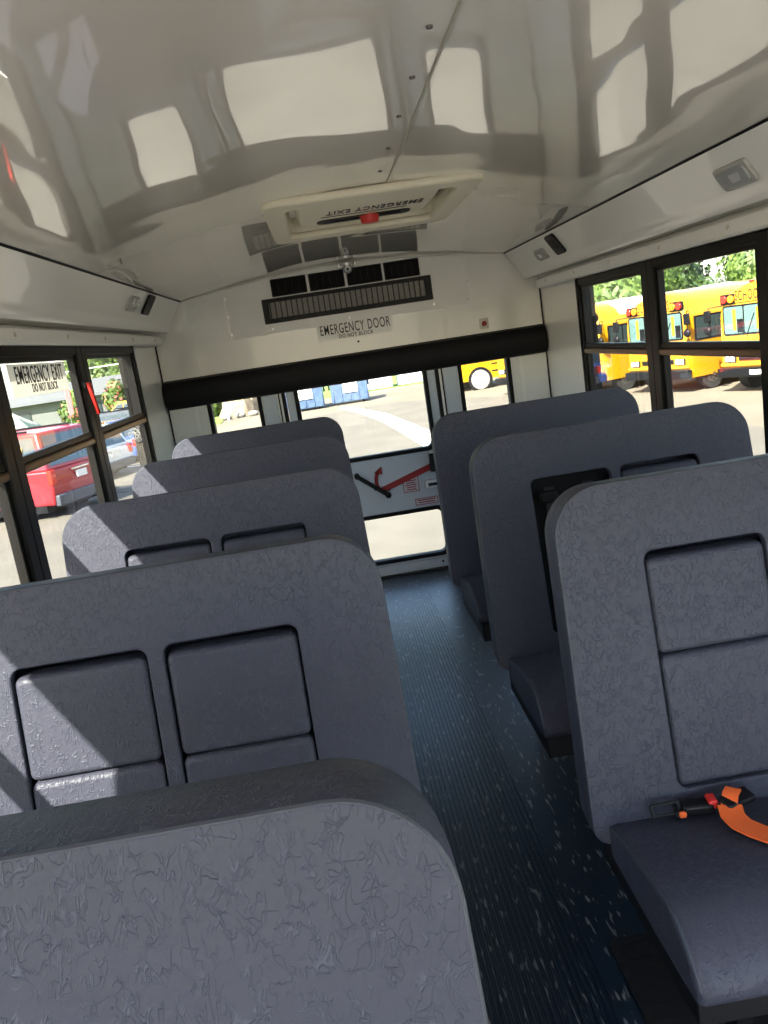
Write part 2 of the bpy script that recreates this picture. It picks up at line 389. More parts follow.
# front end: dash wall, header, unseen windshield enlarged to light the seats
me = plate([[(-XW, -.03), (XW, -.03), (XW, 1.86), (-XW, 1.86)], rrect(-1.08, 1.08, .38, 1.80, .08)], .05)
o = MB().add(me, T(0, YF-.025, 0) @ TO_XZ).build('wall_front', WALL, smooth=0); tag(o, kind='structure')
wn = empty('window_%d' % n, kind='structure'); MB().span(-1.08, 1.08, YF-.03, YF-.026, .38, 1.80).build('window_pane', CLEAR, wn, smooth=0)

# ceiling: shallow arch
rows = []
xs = [-.975 + 1.95*i/40 for i in range(41)]
for y in [YF + (D+.02-YF)*j/60 for j in range(61)]:
    rows.append([(x, y, 1.908-.083*(x/.942)**2) for x in xs])
b = MB().sheet(rows)
o = b.build('ceiling', CEIL, smooth=80); md = o.modifiers.new('solid', 'SOLIDIFY'); md.thickness = .03; md.offset = 1.0
# keep the hatch opening clear: cut faces inside the opening
HX0, HX1, HY0, HY1 = -.307, .387, 2.605, 3.495
bm = bmesh.new(); bm.from_mesh(o.data)
for co, no in (((HX0+.05, 0, 0), (1, 0, 0)), ((HX1-.05, 0, 0), (1, 0, 0)), ((0, HY0+.06, 0), (0, 1, 0)), ((0, HY1-.06, 0), (0, 1, 0))):
    bmesh.ops.bisect_plane(bm, geom=bm.verts[:]+bm.edges[:]+bm.faces[:], plane_co=co, plane_no=no)
kill = [f for f in bm.faces if HX0+.05 < f.calc_center_median().x < HX1-.05 and HY0+.06 < f.calc_center_median().y < HY1-.06]
bmesh.ops.delete(bm, geom=kill, context='FACES'); bmesh.ops.recalc_face_normals(bm, faces=bm.faces)
if sum(f.normal.z for f in bm.faces) > 0: bmesh.ops.reverse_faces(bm, faces=bm.faces)
bm.to_mesh(o.data); bm.free(); o.modifiers['solid'].offset = -1.0
tag(o, kind='structure')
# roof skin above, so daylight does not leak in
o = MB().span(-1.22, 1.22, YF-.05, D+.08, 2.05, 2.08).build('roof', TRIMM, smooth=0); tag(o, kind='structure')
for sx, nm in ((-1, 'left'), (1, 'right')):
    o = MB().span(sx*1.175, sx*1.21, YF-.05, D+.08, 1.70, 2.06).build('trim_'+('2' if sx < 0 else '3'), TRIMM, smooth=0); tag(o, kind='structure')
o = MB().span(-1.22, 1.22, D+.05, D+.08, 1.80, 2.06).build('trim_4', TRIMM, smooth=0); tag(o, kind='structure')
o = MB().span(-1.22, 1.22, YF-.06, YF-.03, 1.80, 2.06).build('trim_5', TRIMM, smooth=0); tag(o, kind='structure')

# duct covers along both sides (profile x,z), trim strips
for sx, k in ((-1, 6), (1, 7)):
    base = [(.940, 1.8265), (1.018, 1.712), (1.026, 1.694), (1.030, 1.676), (1.040, 1.664), (1.056, 1.662), (1.075, 1.668), (1.139, 1.668), (1.139, 1.83), (.95, 1.83)]
    root = empty(f'trim_{k}', kind='structure')
    MB().prism([(sx*x, z) for x, z in base], YF, D-.035, 'y').build('duct_cover', DUCT, root, smooth=40)
    MB().prism([(sx*x, z) for x, z in [(1.045+.0, 1.600), (1.045, 1.637), (1.052, 1.643), (1.139, 1.668), (1.139, 1.592), (1.052, 1.592)]], YF, D-.28, 'y').build('window_header_strip', TRIMM, root, smooth=30)
    MB().prism([(sx*.934, 1.8275), (sx*.944, 1.8205), (sx*.950, 1.8215), (sx*.942, 1.832)], YF, D-.035, 'y').build('cover_seam', GASKET, root, smooth=0)
    for j in range(10):
        y = 4.45 - .5*j; MB().cyl((sx*1.047, y, 1.62), (sx*1.042, y, 1.62), .007, n=10).build('rivet', WHITEPL, root)
# rear top moulding following the arch
b = MB(); b.tube([(x, D-.006, ceil_z(x)-.004) for x in [-.945+.0945*i for i in range(21)]], .006, 6)
o = b.build('trim_8', TRIMM); tag(o, kind='structure')
b = MB()
for sx in (-1, 1): b.tube([(sx*1.136, D-.003, z) for z in (.5, 1.66)], .004, 6)
o = b.build('trim_9', GASKET); tag(o, kind='structure')
# long ceiling seam strip and screws
b = MB(); b.prism([(.078, ceil_z(.08)-.0005), (.079, ceil_z(.08)-.0035), (.083, ceil_z(.08)-.0035), (.084, ceil_z(.08)-.0005)], YF, HY0-.005, 'y')
o = b.build('trim_10', mat('ceiling_seam', (.35, .33, .28), .4), smooth=0); tag(o, kind='structure')
b = MB()
for y in (.85, 1.11, 1.365, 1.606, 1.864, 2.149, 2.42): b.cyl((.047, y, ceil_z(.05)+.003), (.047, y, ceil_z(.05)-.004), .0065, .005, n=12)
o = b.build('trim_11', mat('dull_screw_head', (.10, .095, .09), .45, .6)); tag(o, kind='structure')

# ------------------------------------------------------------------ rear climate unit, sign, camera, button
ac = empty('climate_unit', (0, D, 1.57), label='white sheet metal climate unit cover with black louvres high on the rear wall', cat='air conditioner')
def rel(b): bmesh.ops.translate(b.b, verts=b.b.verts, vec=(0, -D, -1.57)); return b
top = [(x, ceil_z(x)-.012) for x in [.715-.0715*i for i in range(21)]]
rel(MB().prism([(-.715, 1.572), (.735, 1.575)] + top, D-.022, D, 'y')).build('cover_panel', TRIMM, ac, smooth=0)
for x0 in (-.418, -.198, .022, .240):
    v_ = rel(MB().span(x0, x0+.197, D-.026, D-.012, 1.778, 1.868)).build('vent', CAVITY, ac, bev=.003)
    rel(MB().span(x0-.004, x0+.0, D-.030, D-.020, 1.775, 1.871).span(x0+.197, x0+.201, D-.030, D-.02, 1.775, 1.871).span(x0, x0+.197, D-.03, D-.02, 1.868, 1.872).span(x0, x0+.197, D-.03, D-.02, 1.774, 1.778)
        ).build('vent_rim', BLACKPL, v_)
    for j in range(1, 5): rel(MB().span(x0+.197*j/5-.001, x0+.197*j/5+.001, D-.028, D-.024, 1.79, 1.856)).build('vent_slat', mat('dark_slat', (.03, .03, .03), .5) if 'dark_slat' not in bpy.data.materials else bpy.data.materials['dark_slat'], v_)
GRILLM = mat('filter_grille', (.20, .195, .18), .7); noise_tint(GRILLM, (.16, .155, .14), (.42, .40, .37), 220, 2)
me = plate([rrect(-.488, .498, 1.628, 1.767, .006), rrect(-.452, .460, 1.655, 1.745, .004)], .018, .002)
rel(MB().add(me, T(0, D-.031, 0) @ TO_XZ)).build('grille_frame', BLACKPL, ac)
rel(MB().span(-.456, .464, D-.030, D-.022, 1.650, 1.75)).build('filter_mesh', GRILLM, ac, smooth=0)
DGS = mat('dark_grille_slat', (.025, .024, .023), .5)
for j in range(30):
    x = -.445 + .905*j/29.0; rel(MB().span(x-.0035, x+.0035, D-.036, D-.028, 1.652, 1.748)).build('grille_slat', DGS, ac, smooth=0)
for x, z in ((-.69, 1.60), (.70, 1.60), (-.69, 1.70), (.71, 1.70), (-.69, 1.80), (.70, 1.80), (0, 1.597), (-.45, 1.597), (.5, 1.60)): rel(MB().cyl((x, D-.026, z), (x, D-.02, z), .006, n=10)).build('rivet', METAL, ac)
for x in (-.715, .712): rel(MB().span(x, x+.02, D-.026, D-.021, 1.577, 1.84)).build('edge_strip', WALL, ac, smooth=0)

sg = empty('emergency_door_sign', (.023, D, 1.53), label='white strip decal reading EMERGENCY DOOR DO NOT BLOCK over the header pad', cat='sign')
MB().box((0, -.0012, 0), (.445, .0016, .088)).build('sign_plate', mat('pale_decal_film', (.86, .86, .84), .3), sg, smooth=0)
MB().add(text_mesh('EMERGENCY DOOR', .082, .505, bold=.0003), T(0, -.003, .013) @ TO_XZ).build('sign_lettering', INK, sg, smooth=0)
MB().add(text_mesh('DO NOT BLOCK', .031, .78, bold=.0003), T(0, -.003, -.031) @ TO_XZ).build('sign_lettering', INK, sg, smooth=0)
o = MB().cyl((.03, D-.004, 1.455), (.03, D, 1.455), .0065).build('wall_plug', BLACKPL, loc=None); tag(o, 'small round black plug in the rear wall below the door sign', 'plug')

cm = empty('dome_camera', (.026, D-.078, 1.868), label='small silver dome camera at the centre of the rear ceiling line', cat='camera')
b = MB().cyl((0, 0, .012), (0, 0, .03), .045, n=24); b.bar((-.05, 0, .018), (.05, 0, .018), .02, .02); b.build('camera_base', METAL, cm, bev=.002)
MB().ball((0, -.022, -.005), .027, 3).build('camera_ball', METAL, cm)
b = MB().cyl((0, -.056, -.009), (0, -.038, -.007), .014, n=20); b.build('camera_lens', BLACKPL, cm)
MB().tube([(.012*cos(t*.5236), -.055, -.009+.012*sin(t*.5236)) for t in range(12)], .003, 6, True).build('lens_ring', METAL, cm)

bt = empty('wall_button', (.782, D, 1.447), label='small white plate with a red button above the right end of the header pad', cat='button')
MB().box((0, -.004, 0), (.054, .008, .062)).build('button_plate', WHITEPL, bt, bev=.003)
MB().cyl((0, -.018, 0), (0, -.006, 0), .015).build('red_button', REDPAINT, bt, bev=.002, label='dark red button')

# lights and speakers on the duct covers
def on_duct(y, z, sx):
    t = (1.8265-z)/(1.8265-1.712); x = .940+.078*t
    return Vector((sx*x, y, z))
ang = math.atan2(.1145, .078)
def duct_frame(y, z, sx):
    p = on_duct(y, z, sx); up = Vector((-sx*.078, 0, .1145)).normalized(); n_ = Vector((-sx*.1145, 0, -.078)).normalized()
    return p, up, n_, Vector((0, 1, 0))
def duct_fit(name, y, z, sx, ly, lz, mat_, dep, label, cat, par=0, extra=None):
    p, up, n_, yy = duct_frame(y, z, sx)
    M = Matrix((( yy.x, up.x, n_.x, p.x), (yy.y, up.y, n_.y, p.y), (yy.z, up.z, n_.z, p.z), (0, 0, 0, 1)))
    root = empty(name, label=label, cat=cat); root.matrix_world = M
    me = plate([rrect(-ly/2, ly/2, -lz/2, lz/2, min(ly, lz)*.18)], dep, dep*.3)
    MB().add(me, T(0, 0, dep/2)).build('housing' if extra else 'cover', mat_[0], root)
    if extra == 'lamp':
        me = plate([rrect(-ly/2+.012, ly/2-.012, -lz/2+.01, lz/2-.01, .012)], .010, .004)
        MB().add(me, T(0, 0, dep+.002)).build('lens', mat_[1], root)
        MB().box((-.02, 0, dep+.009), (ly*.28, lz*.35, .003)).build('reflector', METAL, root, bev=.001)
    if extra == 'speaker':
        b = MB()
        for j in range(7): b.box((0, -lz/2+lz*(j+1)/8, dep+.001), (ly*.72, .003, .003))
        b.build('speaker_slats', mat_[1], root)
    return root
LENS = mat('ribbed_lamp_lens', (.36, .37, .38), .18, coat=.5)
SLAT = mat('speaker_slat', (.025, .025, .025), .5)
duct_fit('dome_light', 2.285, 1.745, 1, .175, .072, (GREYPL, LENS), .012, 'larger ribbed grey lamp on the right ceiling duct near the viewer', 'lamp', extra='lamp')
duct_fit('dome_light', 4.28, 1.748, 1, .17, .062, (GREYPL, LENS), .010, 'small square grey lamp on the right ceiling duct beside the rear wall', 'lamp', extra='lamp')
duct_fit('speaker', 3.98, 1.765, 1, .14, .11, (BLACKPL, SLAT), .012, 'black oblong speaker on the right ceiling duct', 'speaker', extra='speaker')
duct_fit('dome_light', 3.78, 1.765, -1, .16, .07, (GREYPL, LENS), .010, 'small grey lamp on the left ceiling duct beside a black speaker', 'lamp', extra='lamp')
duct_fit('speaker', 4.09, 1.775, -1, .14, .10, (BLACKPL, SLAT), .012, 'black oblong speaker on the left ceiling duct', 'speaker', extra='speaker')

# roof hatch
ht = empty('roof_hatch', (.040, 3.05, 1.90), label='ivory moulded roof hatch marked EMERGENCY EXIT with a red knob', cat='hatch')
hw, hl_ = .347, .445
me = plate([rrect(-hw, hw, -hl_, hl_, .05), rrect(-hw+.07, hw-.07, -hl_+.10, hl_-.10, .05)], .026, .009)
MB().add(me, T(0, 0, -.006)).build('hatch_rim', CREAM, ht, smooth=50)
me = plate([rrect(-hw+.045, hw-.045, -hl_+.07, hl_-.07, .06), rrect(-hw+.062, hw-.062, -hl_+.088, hl_-.088, .05)], .10, .004)
MB().add(me, T(0, 0, .048)).build('hatch_well', CREAM, ht, smooth=50)
lidp = rrect(-hw+.10, hw-.10, -hl_+.13, hl_-.19, .10)
MB().add(plate([lidp], .05, .02), T(0, -.0, .028)).build('hatch_lid', CREAM, ht, smooth=50)
MB().span(-hw+.04, hw-.04, -hl_+.06, hl_-.06, .095, .105).build('hatch_cover', CREAM, ht, smooth=0)
Rt = Matrix.Rotation(pi, 4, 'Y')
MB().add(text_mesh('EMERGENCY EXIT', .105, .36, bold=.0016), T(.03, -.040, .0022) @ Rt).build('hatch_lettering', INK, ht, smooth=0)
MB().span(-.16, .15, .035, .038, .001, .003).build('hatch_lettering', INK, ht, smooth=0)
MB().add(plate([rrect(-.175, .175, .095, .20, .04)], .02), T(.0, 0, .011)).build('latch_recess', CAVITY, ht)
b = MB().cyl((.02, .13, .02), (.02, .13, -.026), .040, .032, n=24); b.build('red_knob', RED, ht, bev=.004, label='red turn knob')
b = MB().box((.085, .13, -.0), (.10, .02, .012)); b.box((-.06, .15, .0), (.12, .012, .008)); b.build('latch_bar', BLACKPL, ht, bev=.002)
for x in (-.255, .255): MB().bar((x, -.12, .05), (x, .20, .05), .03, .02).build('hatch_hinge_arm', METAL, ht)

# ------------------------------------------------------------------ seats
SW = .770; ZT = 1.150; ZB = .525; LEAN = .185
def seat_frame(m_):   # tilt seat-back geometry about its top edge
    return MX((1, 0, 0, 0), (0, 1, LEAN, -LEAN*ZT), (0, 0, 1, 0), (0, 0, 0, 1))
def back_outline(w_, zt, zb, r=.085, rb=.03):
    p = []
    for cx, cz, a, rr in ((w_/2-r, zt-r, 0, r), (-w_/2+r, zt-r, 90, r), (-w_/2+rb, zb+rb, 180, rb), (w_/2-rb, zb+rb, 270, rb)):
        for k in range(11):
            t = rad(a+9*k); x, z = cx+rr*cos(t), cz+rr*sin(t)
            p.append((x*(1 + .040*(ZT-z)/.62), z))
    return p
PODS = ((-.236, -.0135), (.0135, .236)); PZ0, PZM, PZ1 = .598, .836, 1.022
def make_seat(label, open_pod=None, plain=False):
    s = empty('bus_seat', label=label, cat='seat', group='grey vinyl bus seats')
    TL = seat_frame(0)
    out = back_outline(SW, ZT, ZB)
    holes = [] if plain else [rrect(a, c, PZ0, PZ1, .018, 5) for a, c in PODS]
    b = MB()
    vm = VINYL
    f1 = plate([out] + holes, .020, .0035, 3); b.add(f1, TL @ T(0, .010, 0) @ TO_XZ)
    rings = []
    for y, ins, drop in ((.012, .001, .001), (.045, .0, .004), (.084, .002, .011), (.098, .009, .020), (.104, .024, .036)):
        rings.append([b.b.verts.new(TL @ Vector((x, y, z))) for x, z in back_outline(SW-2*ins, ZT-drop, ZB+ins)])
    n_ = len(rings[0])
    for A_, B_ in zip(rings, rings[1:]):
        for k in range(n_): b.b.faces.new((A_[k], A_[(k+1) % n_], B_[(k+1) % n_], B_[k]))
    b.b.faces.new(rings[-1])
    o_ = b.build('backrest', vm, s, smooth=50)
    # welt piping round the face
    k0 = [TL @ Vector((x, .0025, z)) for x, z in back_outline(SW-.004, ZT-.002, ZB+.002)]
    MB().tube(k0, .0026, 6, True).build('piping', PIPING, s)
    # side seam of the slip cover
    if not plain:
        for q, (a, c) in enumerate(PODS):
            if open_pod == q:
                # the harness behind the folded-out panel
                h = MB().add(plate([rrect(a+.004, c-.004, PZ0+.004, PZ1-.004, .015)], .010, .002), TL @ T(0, .050, 0) @ TO_XZ).build('child_seat_shell', CAVITY, s, label='open black child seat recess')
                for xo in (.055, .165):
                    bb = MB()
                    for (za, zb_) in ((.99, .80), (.80, .63)):
                        A = TL @ Vector((a+xo, .030, za)); B = TL @ Vector((a+xo+(.02 if xo < .1 else -.02)*(za < .9), .030, zb_)); bb.bar(A, B, .028, .004, Vector((0, 1, 0)))
                    bb.build('harness_strap', WEBBING, h)
                A = TL @ Vector(((a+c)/2, .018, .70)); MB().box(A, (.07, .02, .05)).build('harness_clip', BLACKPL, h, bev=.006)
                for xo in (.05, .17):
                    A = TL @ Vector((a+xo, .024, .965)); MB().box(A, (.05, .02, .035)).build('harness_pad', GASKET, h, bev=.008)
                continue
            # upper flap
            me = plate([rrect(a+.003, c-.003, PZM+.0015, PZ1-.016, .012, 5)], .046, .009, 3)
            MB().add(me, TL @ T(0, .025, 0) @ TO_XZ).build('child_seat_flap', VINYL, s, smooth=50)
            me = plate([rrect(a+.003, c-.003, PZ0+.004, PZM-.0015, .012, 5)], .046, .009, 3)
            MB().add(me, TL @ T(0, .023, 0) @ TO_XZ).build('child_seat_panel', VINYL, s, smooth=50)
    # cushion
    pr = [(-.105, .492), (-.098, .556), (-.16, .571), (-.27, .590), (-.36, .598), (-.405, .584), (-.44, .556), (-.462, .525), (-.466, .508), (-.450, .490), (-.30, .486)]
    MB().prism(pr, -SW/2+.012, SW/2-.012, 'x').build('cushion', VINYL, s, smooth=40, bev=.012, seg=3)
    e = [(SW/2-.013)]
    for sx in (-1, 1):
        MB().tube([(sx*(SW/2-.016), y, z) for y, z in [(-.105, .553), (-.16, .568), (-.27, .586), (-.36, .594), (-.403, .581), (-.437, .554), (-.459, .523)]], .0028, 6).build('cushion_welt', PIPING, s)
    MB().span(-SW/2+.03, SW/2-.03, -.41, .0, .415, .487).build('seat_frame', BLACKMET, s, smooth=0, bev=.004)
    for x in (-SW/2+.26, SW/2-.26):
        for y in (-.36, -.04):
            b = MB().bar((x, y, .0), (x, y, .450), .035, .035); b.box((x, y, .006), (.06, .09, .012)); b.build('leg', BLACKMET, s, bev=.003)
    b = MB().span(-SW/2+.04, SW/2-.04, .005, .025, .42, .53); 
    b.build('rear_crossbar', BLACKMET, s, bev=.003)
    return s
def place(s, x, y): s.location = (x, y, 0); return s
XS_ = .545
proto = make_seat('grey vinyl seat on the left, second back from the viewer, with sunlit child seat panels')
place(proto, -XS_, 1.323)
first = make_seat('nearest grey vinyl seat in the bottom left corner, plain creased face', plain=True)
place(first, -XS_, .5235)
labs = ['grey vinyl seat on the left, third from the viewer, child seat panels half hidden',
        'grey vinyl seat on the left, fourth row, just before the rearmost one',
        'rearmost grey vinyl bus seat on the left beside the rear wall']
for k, lb in enumerate(labs):
    c = copy_tree(proto); place(c, -XS_, 1.323+.8*(k+1)); c['label'] = lb
r2 = make_seat('middle grey vinyl seat on the right with one child seat recess open and black', open_pod=0); place(r2, XS_, 2.193)
r1 = copy_tree(proto); place(r1, XS_, 1.394); r1['label'] = 'nearest grey vinyl seat on the right with an orange lap belt on its cushion'
r3 = copy_tree(proto); place(r3, XS_, 2.993); r3['label'] = 'rearmost grey vinyl seat on the right, behind the seat with the open recess'

# lap belt on the near right seat
def strap(pts, w_, t_, name, m_, parent):
    b = MB(); L_ = []; P = [Vector(p) for p in pts]
    for i, p in enumerate(P):
        d_ = (P[min(i+1, len(P)-1)] - P[max(i-1, 0)]).normalized(); s_ = d_.cross(Vector((0, 0, 1))).normalized()
        nn = s_.cross(d_)
        L_.append([p-s_*w_/2, p+s_*w_/2, p+s_*w_/2+nn*t_, p-s_*w_/2+nn*t_])
    V = [[b.b.verts.new(q) for q in r] for r in L_]
    for i in range(len(V)-1):
        for j in range(4): b.b.faces.new((V[i][j], V[i][(j+1) % 4], V[i+1][(j+1) % 4], V[i+1][j]))
    b.b.faces.new(V[0][::-1]); b.b.faces.new(V[-1])
    return b.build(name, m_, parent, smooth=60)
bl = empty('seat_belt', (XS_, 1.394, 0), label='orange lap belt with black buckle lying on the nearest right seat', cat='seat belt')
lx = lambda x: x-XS_
ly = lambda y: y-1.394
b = MB().add(plate([rrect(-.028, .028, -.012, .012, .006), rrect(-.020, .020, -.006, .006, .003)], .007, .002), T(lx(.270), ly(1.262), .586) @ Matrix.Rotation(rad(55), 4, 'X'))
b.build('belt_guide', BLACKPL, bl)
strap([(lx(.285), ly(1.262), .577), (lx(.315), ly(1.258), .582), (lx(.335), ly(1.252), .586)], .03, .003, 'belt_stub', WEBBING, bl)
b = MB().box((lx(.322), ly(1.252), .588), (.052, .030, .018), Matrix.Rotation(rad(-8), 3, 'Z')); b.build('buckle', BLACKPL, bl, bev=.005)
b = MB().box((lx(.347), ly(1.250), .594), (.016, .027, .016), Matrix.Rotation(rad(-8), 3, 'Z')); b.build('release_button', RED, bl, bev=.003, label='red release button')
b = MB().add(plate([rrect(-.030, .030, -.016, .016, .007)], .012, .004), T(lx(.386), ly(1.236), .600) @ Matrix.Rotation(rad(18), 4, 'Z') @ Matrix.Rotation(rad(12), 4, 'X')); b.build('latch_plate', BLACKPL, bl)
strap([(lx(.362), ly(1.218), .592), (lx(.375), ly(1.236), .609), (lx(.388), ly(1.252), .608)], .026, .003, 'belt_webbing', ORANGE, bl)
strap([(lx(x), ly(y), z) for x, y, z in [(.366, 1.222, .598), (.360, 1.200, .593), (.362, 1.175, .5925), (.374, 1.15, .594), (.39, 1.125, .596), (.41, 1.09, .597), (.44, 1.06, .599), (.48, 1.04, .602), (.54, 1.03, .603), (.62, 1.05, .600), (.70, 1.12, .592), (.76, 1.18, .590)]], .040, .003, 'belt_webbing', ORANGE, bl)
MB().box((lx(.292), ly(1.243), .583), (.012, .008, .010)).build('belt_tab', ORANGE, bl, bev=.002)

# tread plate mat by the near right seat
o = MB().add(plate([rrect(.245, .80, .6, 1.650, .03)], .008, .002), T(0, 0, .004)).build('floor_mat', MATTREAD); tag(o, 'black tread pattern floor mat beneath the nearest right seat', 'mat')

# window sign and release handle
FILM = mat('translucent_white_film', (.85, .83, .78), .5)
_t = N(FILM, 'ShaderNodeBsdfTranslucent'); _t.inputs['Color'].default_value = (.80, .78, .72, 1); _mx = N(FILM, 'ShaderNodeMixShader'); _mx.inputs[0].default_value = .5
_o = [q for q in FILM.node_tree.nodes if q.type == 'OUTPUT_MATERIAL'][0]
L(FILM, bsdf(FILM).outputs[0], _mx.inputs[1]); L(FILM, _t.outputs[0], _mx.inputs[2]); L(FILM, _mx.outputs[0], _o.inputs['Surface'])
ws = empty('emergency_exit_sign', (-1.079, 2.685, 1.492), label='white EMERGENCY EXIT DO NOT BLOCK sign on the upper left window', cat='sign')
MYZ = MX((0, 0, 1, 0), (1, 0, 0, 0), (0, 1, 0, 0), (0, 0, 0, 1))
MB().span(-.0008, .0008, -.262, .262, -.048, .048).build('sign_plate', FILM, ws, smooth=0)
MB().add(text_mesh('EMERGENCY EXIT', .074, .655, bold=.0004), T(.003, 0, .013) @ MYZ).build('sign_lettering', INK, ws, smooth=0)
MB().add(text_mesh('DO NOT BLOCK', .036, .80, bold=.0003), T(.003, .02, -.027) @ MYZ).build('sign_lettering', INK, ws, smooth=0)
rh = empty('window_release_handle', (-1.062, 3.10, 1.40), label='red emergency release handle on the left window post', cat='handle')
b = MB(); b.bar((.016, -.02, .05), (.022, .005, -.06), .02, .012, Vector((1, 0, 0))); b.bar((.002, -.02, .055), (.024, -.02, .05), .016, .012)
b.build('handle_grip', RED, rh, bev=.004)
b = MB().box((.002, -.018, .052), (.012, .03, .03)); b.build('handle_base', BLACKPL, rh, bev=.003)

# ------------------------------------------------------------------ outside: the lot
GROUND = mat('sunlit_concrete', (.27, .235, .175), .9)
_n, _r_ = noise_tint(GROUND, (.133, .112, .079), (.165, .141, .102), .35, 6)
bump(GROUND, _n.outputs['Fac'], .2, .02)
o = MB().box((0, 20, ZG-.05), (260, 240, .1)).build('ground', GROUND, smooth=0); tag(o, kind='structure')
GRASS = mat('lawn', (.12, .22, .03), .9); noise_tint(GRASS, (.07, .15, .02), (.20, .32, .05), 2.0, 5)
def patch(name, pts, m, z=.01, **kw):
    b = MB(); vs = [b.b.verts.new((x, y, ZG+z)) for x, y in pts]; lo = [b.b.verts.new((x, y, ZG-.02)) for x, y in pts]
    b.b.faces.new(vs)
    for i in range(len(pts)): b.b.faces.new((vs[i], vs[(i+1) % len(pts)], lo[(i+1) % len(pts)], lo[i]))
    return tag(b.build(name, m, smooth=0), **kw)
PAINT = mat('white_road_paint', (.78, .75, .66), .7)
ASPH = mat('worn_grey_asphalt', (.30, .285, .25), .9); noise_tint(ASPH, (.098, .086, .067), (.121, .107, .084), .8, 5)
patch('asphalt_lane', [(-9, 5.5), (9, 5.5), (6.8, 30), (2.5, 36), (-6, 33), (-9, 22)], ASPH, .006, kind='structure')
patch('road_marking', [(2.0, 19.6), (2.75, 20.6), (2.2, 27), (1.9, 30.5), (1.0, 35.4), (.55, 37.5), (.2, 37.2), (.9, 33), (1.45, 28.5), (1.75, 24)], PAINT, .02,
      label='long white painted stripe across the lot behind the emergency door', cat='road marking')
patch('lawn', [(-60, 47), (20, 45.6), (60, 52), (60, 110), (-60, 110)], GRASS, .03, kind='structure')
patch('lawn_strip', [(-60, 38.2), (-5.4, 39), (-5.6, 46), (-60, 50)], GRASS, .03, kind='structure')
for k, (x0, y0, x1, y1) in enumerate(((-7.2, 15.6, -12.5, 17.4), (-6.1, 21.6, -12.0, 23.6), (-5.6, 26.0, -11, 28.0))):
    dx, dy = x1-x0, y1-y0; l_ = math.hypot(dx, dy); nx, ny = -dy/l_*.06, dx/l_*.06
    patch('parking_line', [(x0-nx, y0-ny), (x1-nx, y1-ny), (x1+nx, y1+ny), (x0+nx, y0+ny)], PAINT, .02,
          label=('painted bay line in front of the red vehicle', 'painted bay line beyond the red vehicle', 'farthest painted bay line on the left')[k], cat='road marking', group='parking bay lines')

# ---- foliage
def leaf_mat(name, a, b_):
    m = mat(name, a, .6); 
    oi = N(m, 'ShaderNodeTexNoise', Scale=1.3, Detail=3.0); L(m, coords(m), oi.inputs['Vector'])
    r = N(m, 'ShaderNodeValToRGB'); r.color_ramp.elements[0].position = .35; r.color_ramp.elements[1].position = .65
    r.color_ramp.elements[0].color = (*a, 1); r.color_ramp.elements[1].color = (*b_, 1)
    L(m, oi.outputs['Fac'], r.inputs['Fac']); L(m, r.outputs['Color'], bsdf(m).inputs['Base Color'])
    bsdf(m).inputs['Subsurface Weight'].default_value = 0
    return m
LEAF = leaf_mat('green_leaves', (.028, .062, .010), (.115, .175, .028))
LEAFD = leaf_mat('deep_green_leaves', (.018, .045, .010), (.065, .11, .022))
FLOWER = mat('pink_blossom', (.38, .10, .07), .7)
BARK = mat('tree_bark', (.09, .065, .045), .9)
def crown(blobs, n, size, seed, flowers=0):
    R_ = random.Random(seed); b = bmesh.new(); core = MB()
    for (c, r) in blobs: core.ball(c, r*.80, 2)
    for v in core.b.verts: v.co += Vector((R_.uniform(-.12, .12), R_.uniform(-.12, .12), R_.uniform(-.12, .12)))*size*2
    me = bpy.data.meshes.new('tmp'); core.b.to_mesh(me); core.b.free(); b.from_mesh(me); bpy.data.meshes.remove(me)
    tot = sum(r*r for _, r in blobs)
    for (c, r) in blobs:
        for _ in range(int(n*r*r/tot)):
            d = Vector((R_.gauss(0, 1), R_.gauss(0, 1), R_.gauss(0, 1))).normalized()
            p = Vector(c) + d*r*R_.uniform(.78, 1.06)
            q = Matrix.Rotation(R_.uniform(0, 6.28), 3, d) @ Matrix.Rotation(R_.uniform(-.9, .9), 3, 'X') @ Matrix.Rotation(R_.uniform(-.9, .9), 3, 'Y')
            u = q @ d.orthogonal().normalized(); v = d.cross(u).normalized(); s_ = size*R_.uniform(.5, 1.2)
            f = b.faces.new([b.verts.new(p + u*s_*a_ + v*s_*.55*e_) for a_, e_ in ((-1, 0), (0, -1), (1, 0), (0, 1))])
            if flowers and R_.random() < flowers: f.material_index = 1
    return b
def tree(name, x, y, h, r, seed, m, label, cat='tree', group=None, n=2600, size=.26, z0=.34, flowers=0, trunk=True):
    root = empty(name, (x, y, ZG), label=label, cat=cat, group=group)
    R_ = random.Random(seed); bl_ = []
    for k in range(9):
        t = k/8; zz = h*(z0 + (1-z0)*.86*t); rr = r*(.62-.28*abs(t-.35))
        a = R_.uniform(0, 6.28); off = r*.5*(1-t*.6)*R_.uniform(.4, 1)
        bl_.append(((cos(a)*off, sin(a)*off, zz), rr))
    b = MB(); b.b.free(); b.b = crown(bl_, n, size, seed, flowers)
    me = bpy.data.meshes.new('foliage'); b.b.to_mesh(me); b.b.free(); me.materials.append(m); me.materials.append(FLOWER)
    o_ = bpy.data.objects.new('foliage', me); COL.objects.link(o_); o_.parent = root
    if trunk: MB().cyl((0, 0, -.1), (0, 0, h*.6), .05*h*.5, .02*h*.5, 10).build('trunk', BARK, root)
    return root
def copy_tree_at(src, x, y, rz, sc_, label):
    c = copy_tree(src); c.location = (x, y, ZG); c.rotation_euler = (0, 0, rz); c.scale = (sc_, sc_, sc_); c['label'] = label; return c
G1 = 'trees beyond the right hand row of buses'
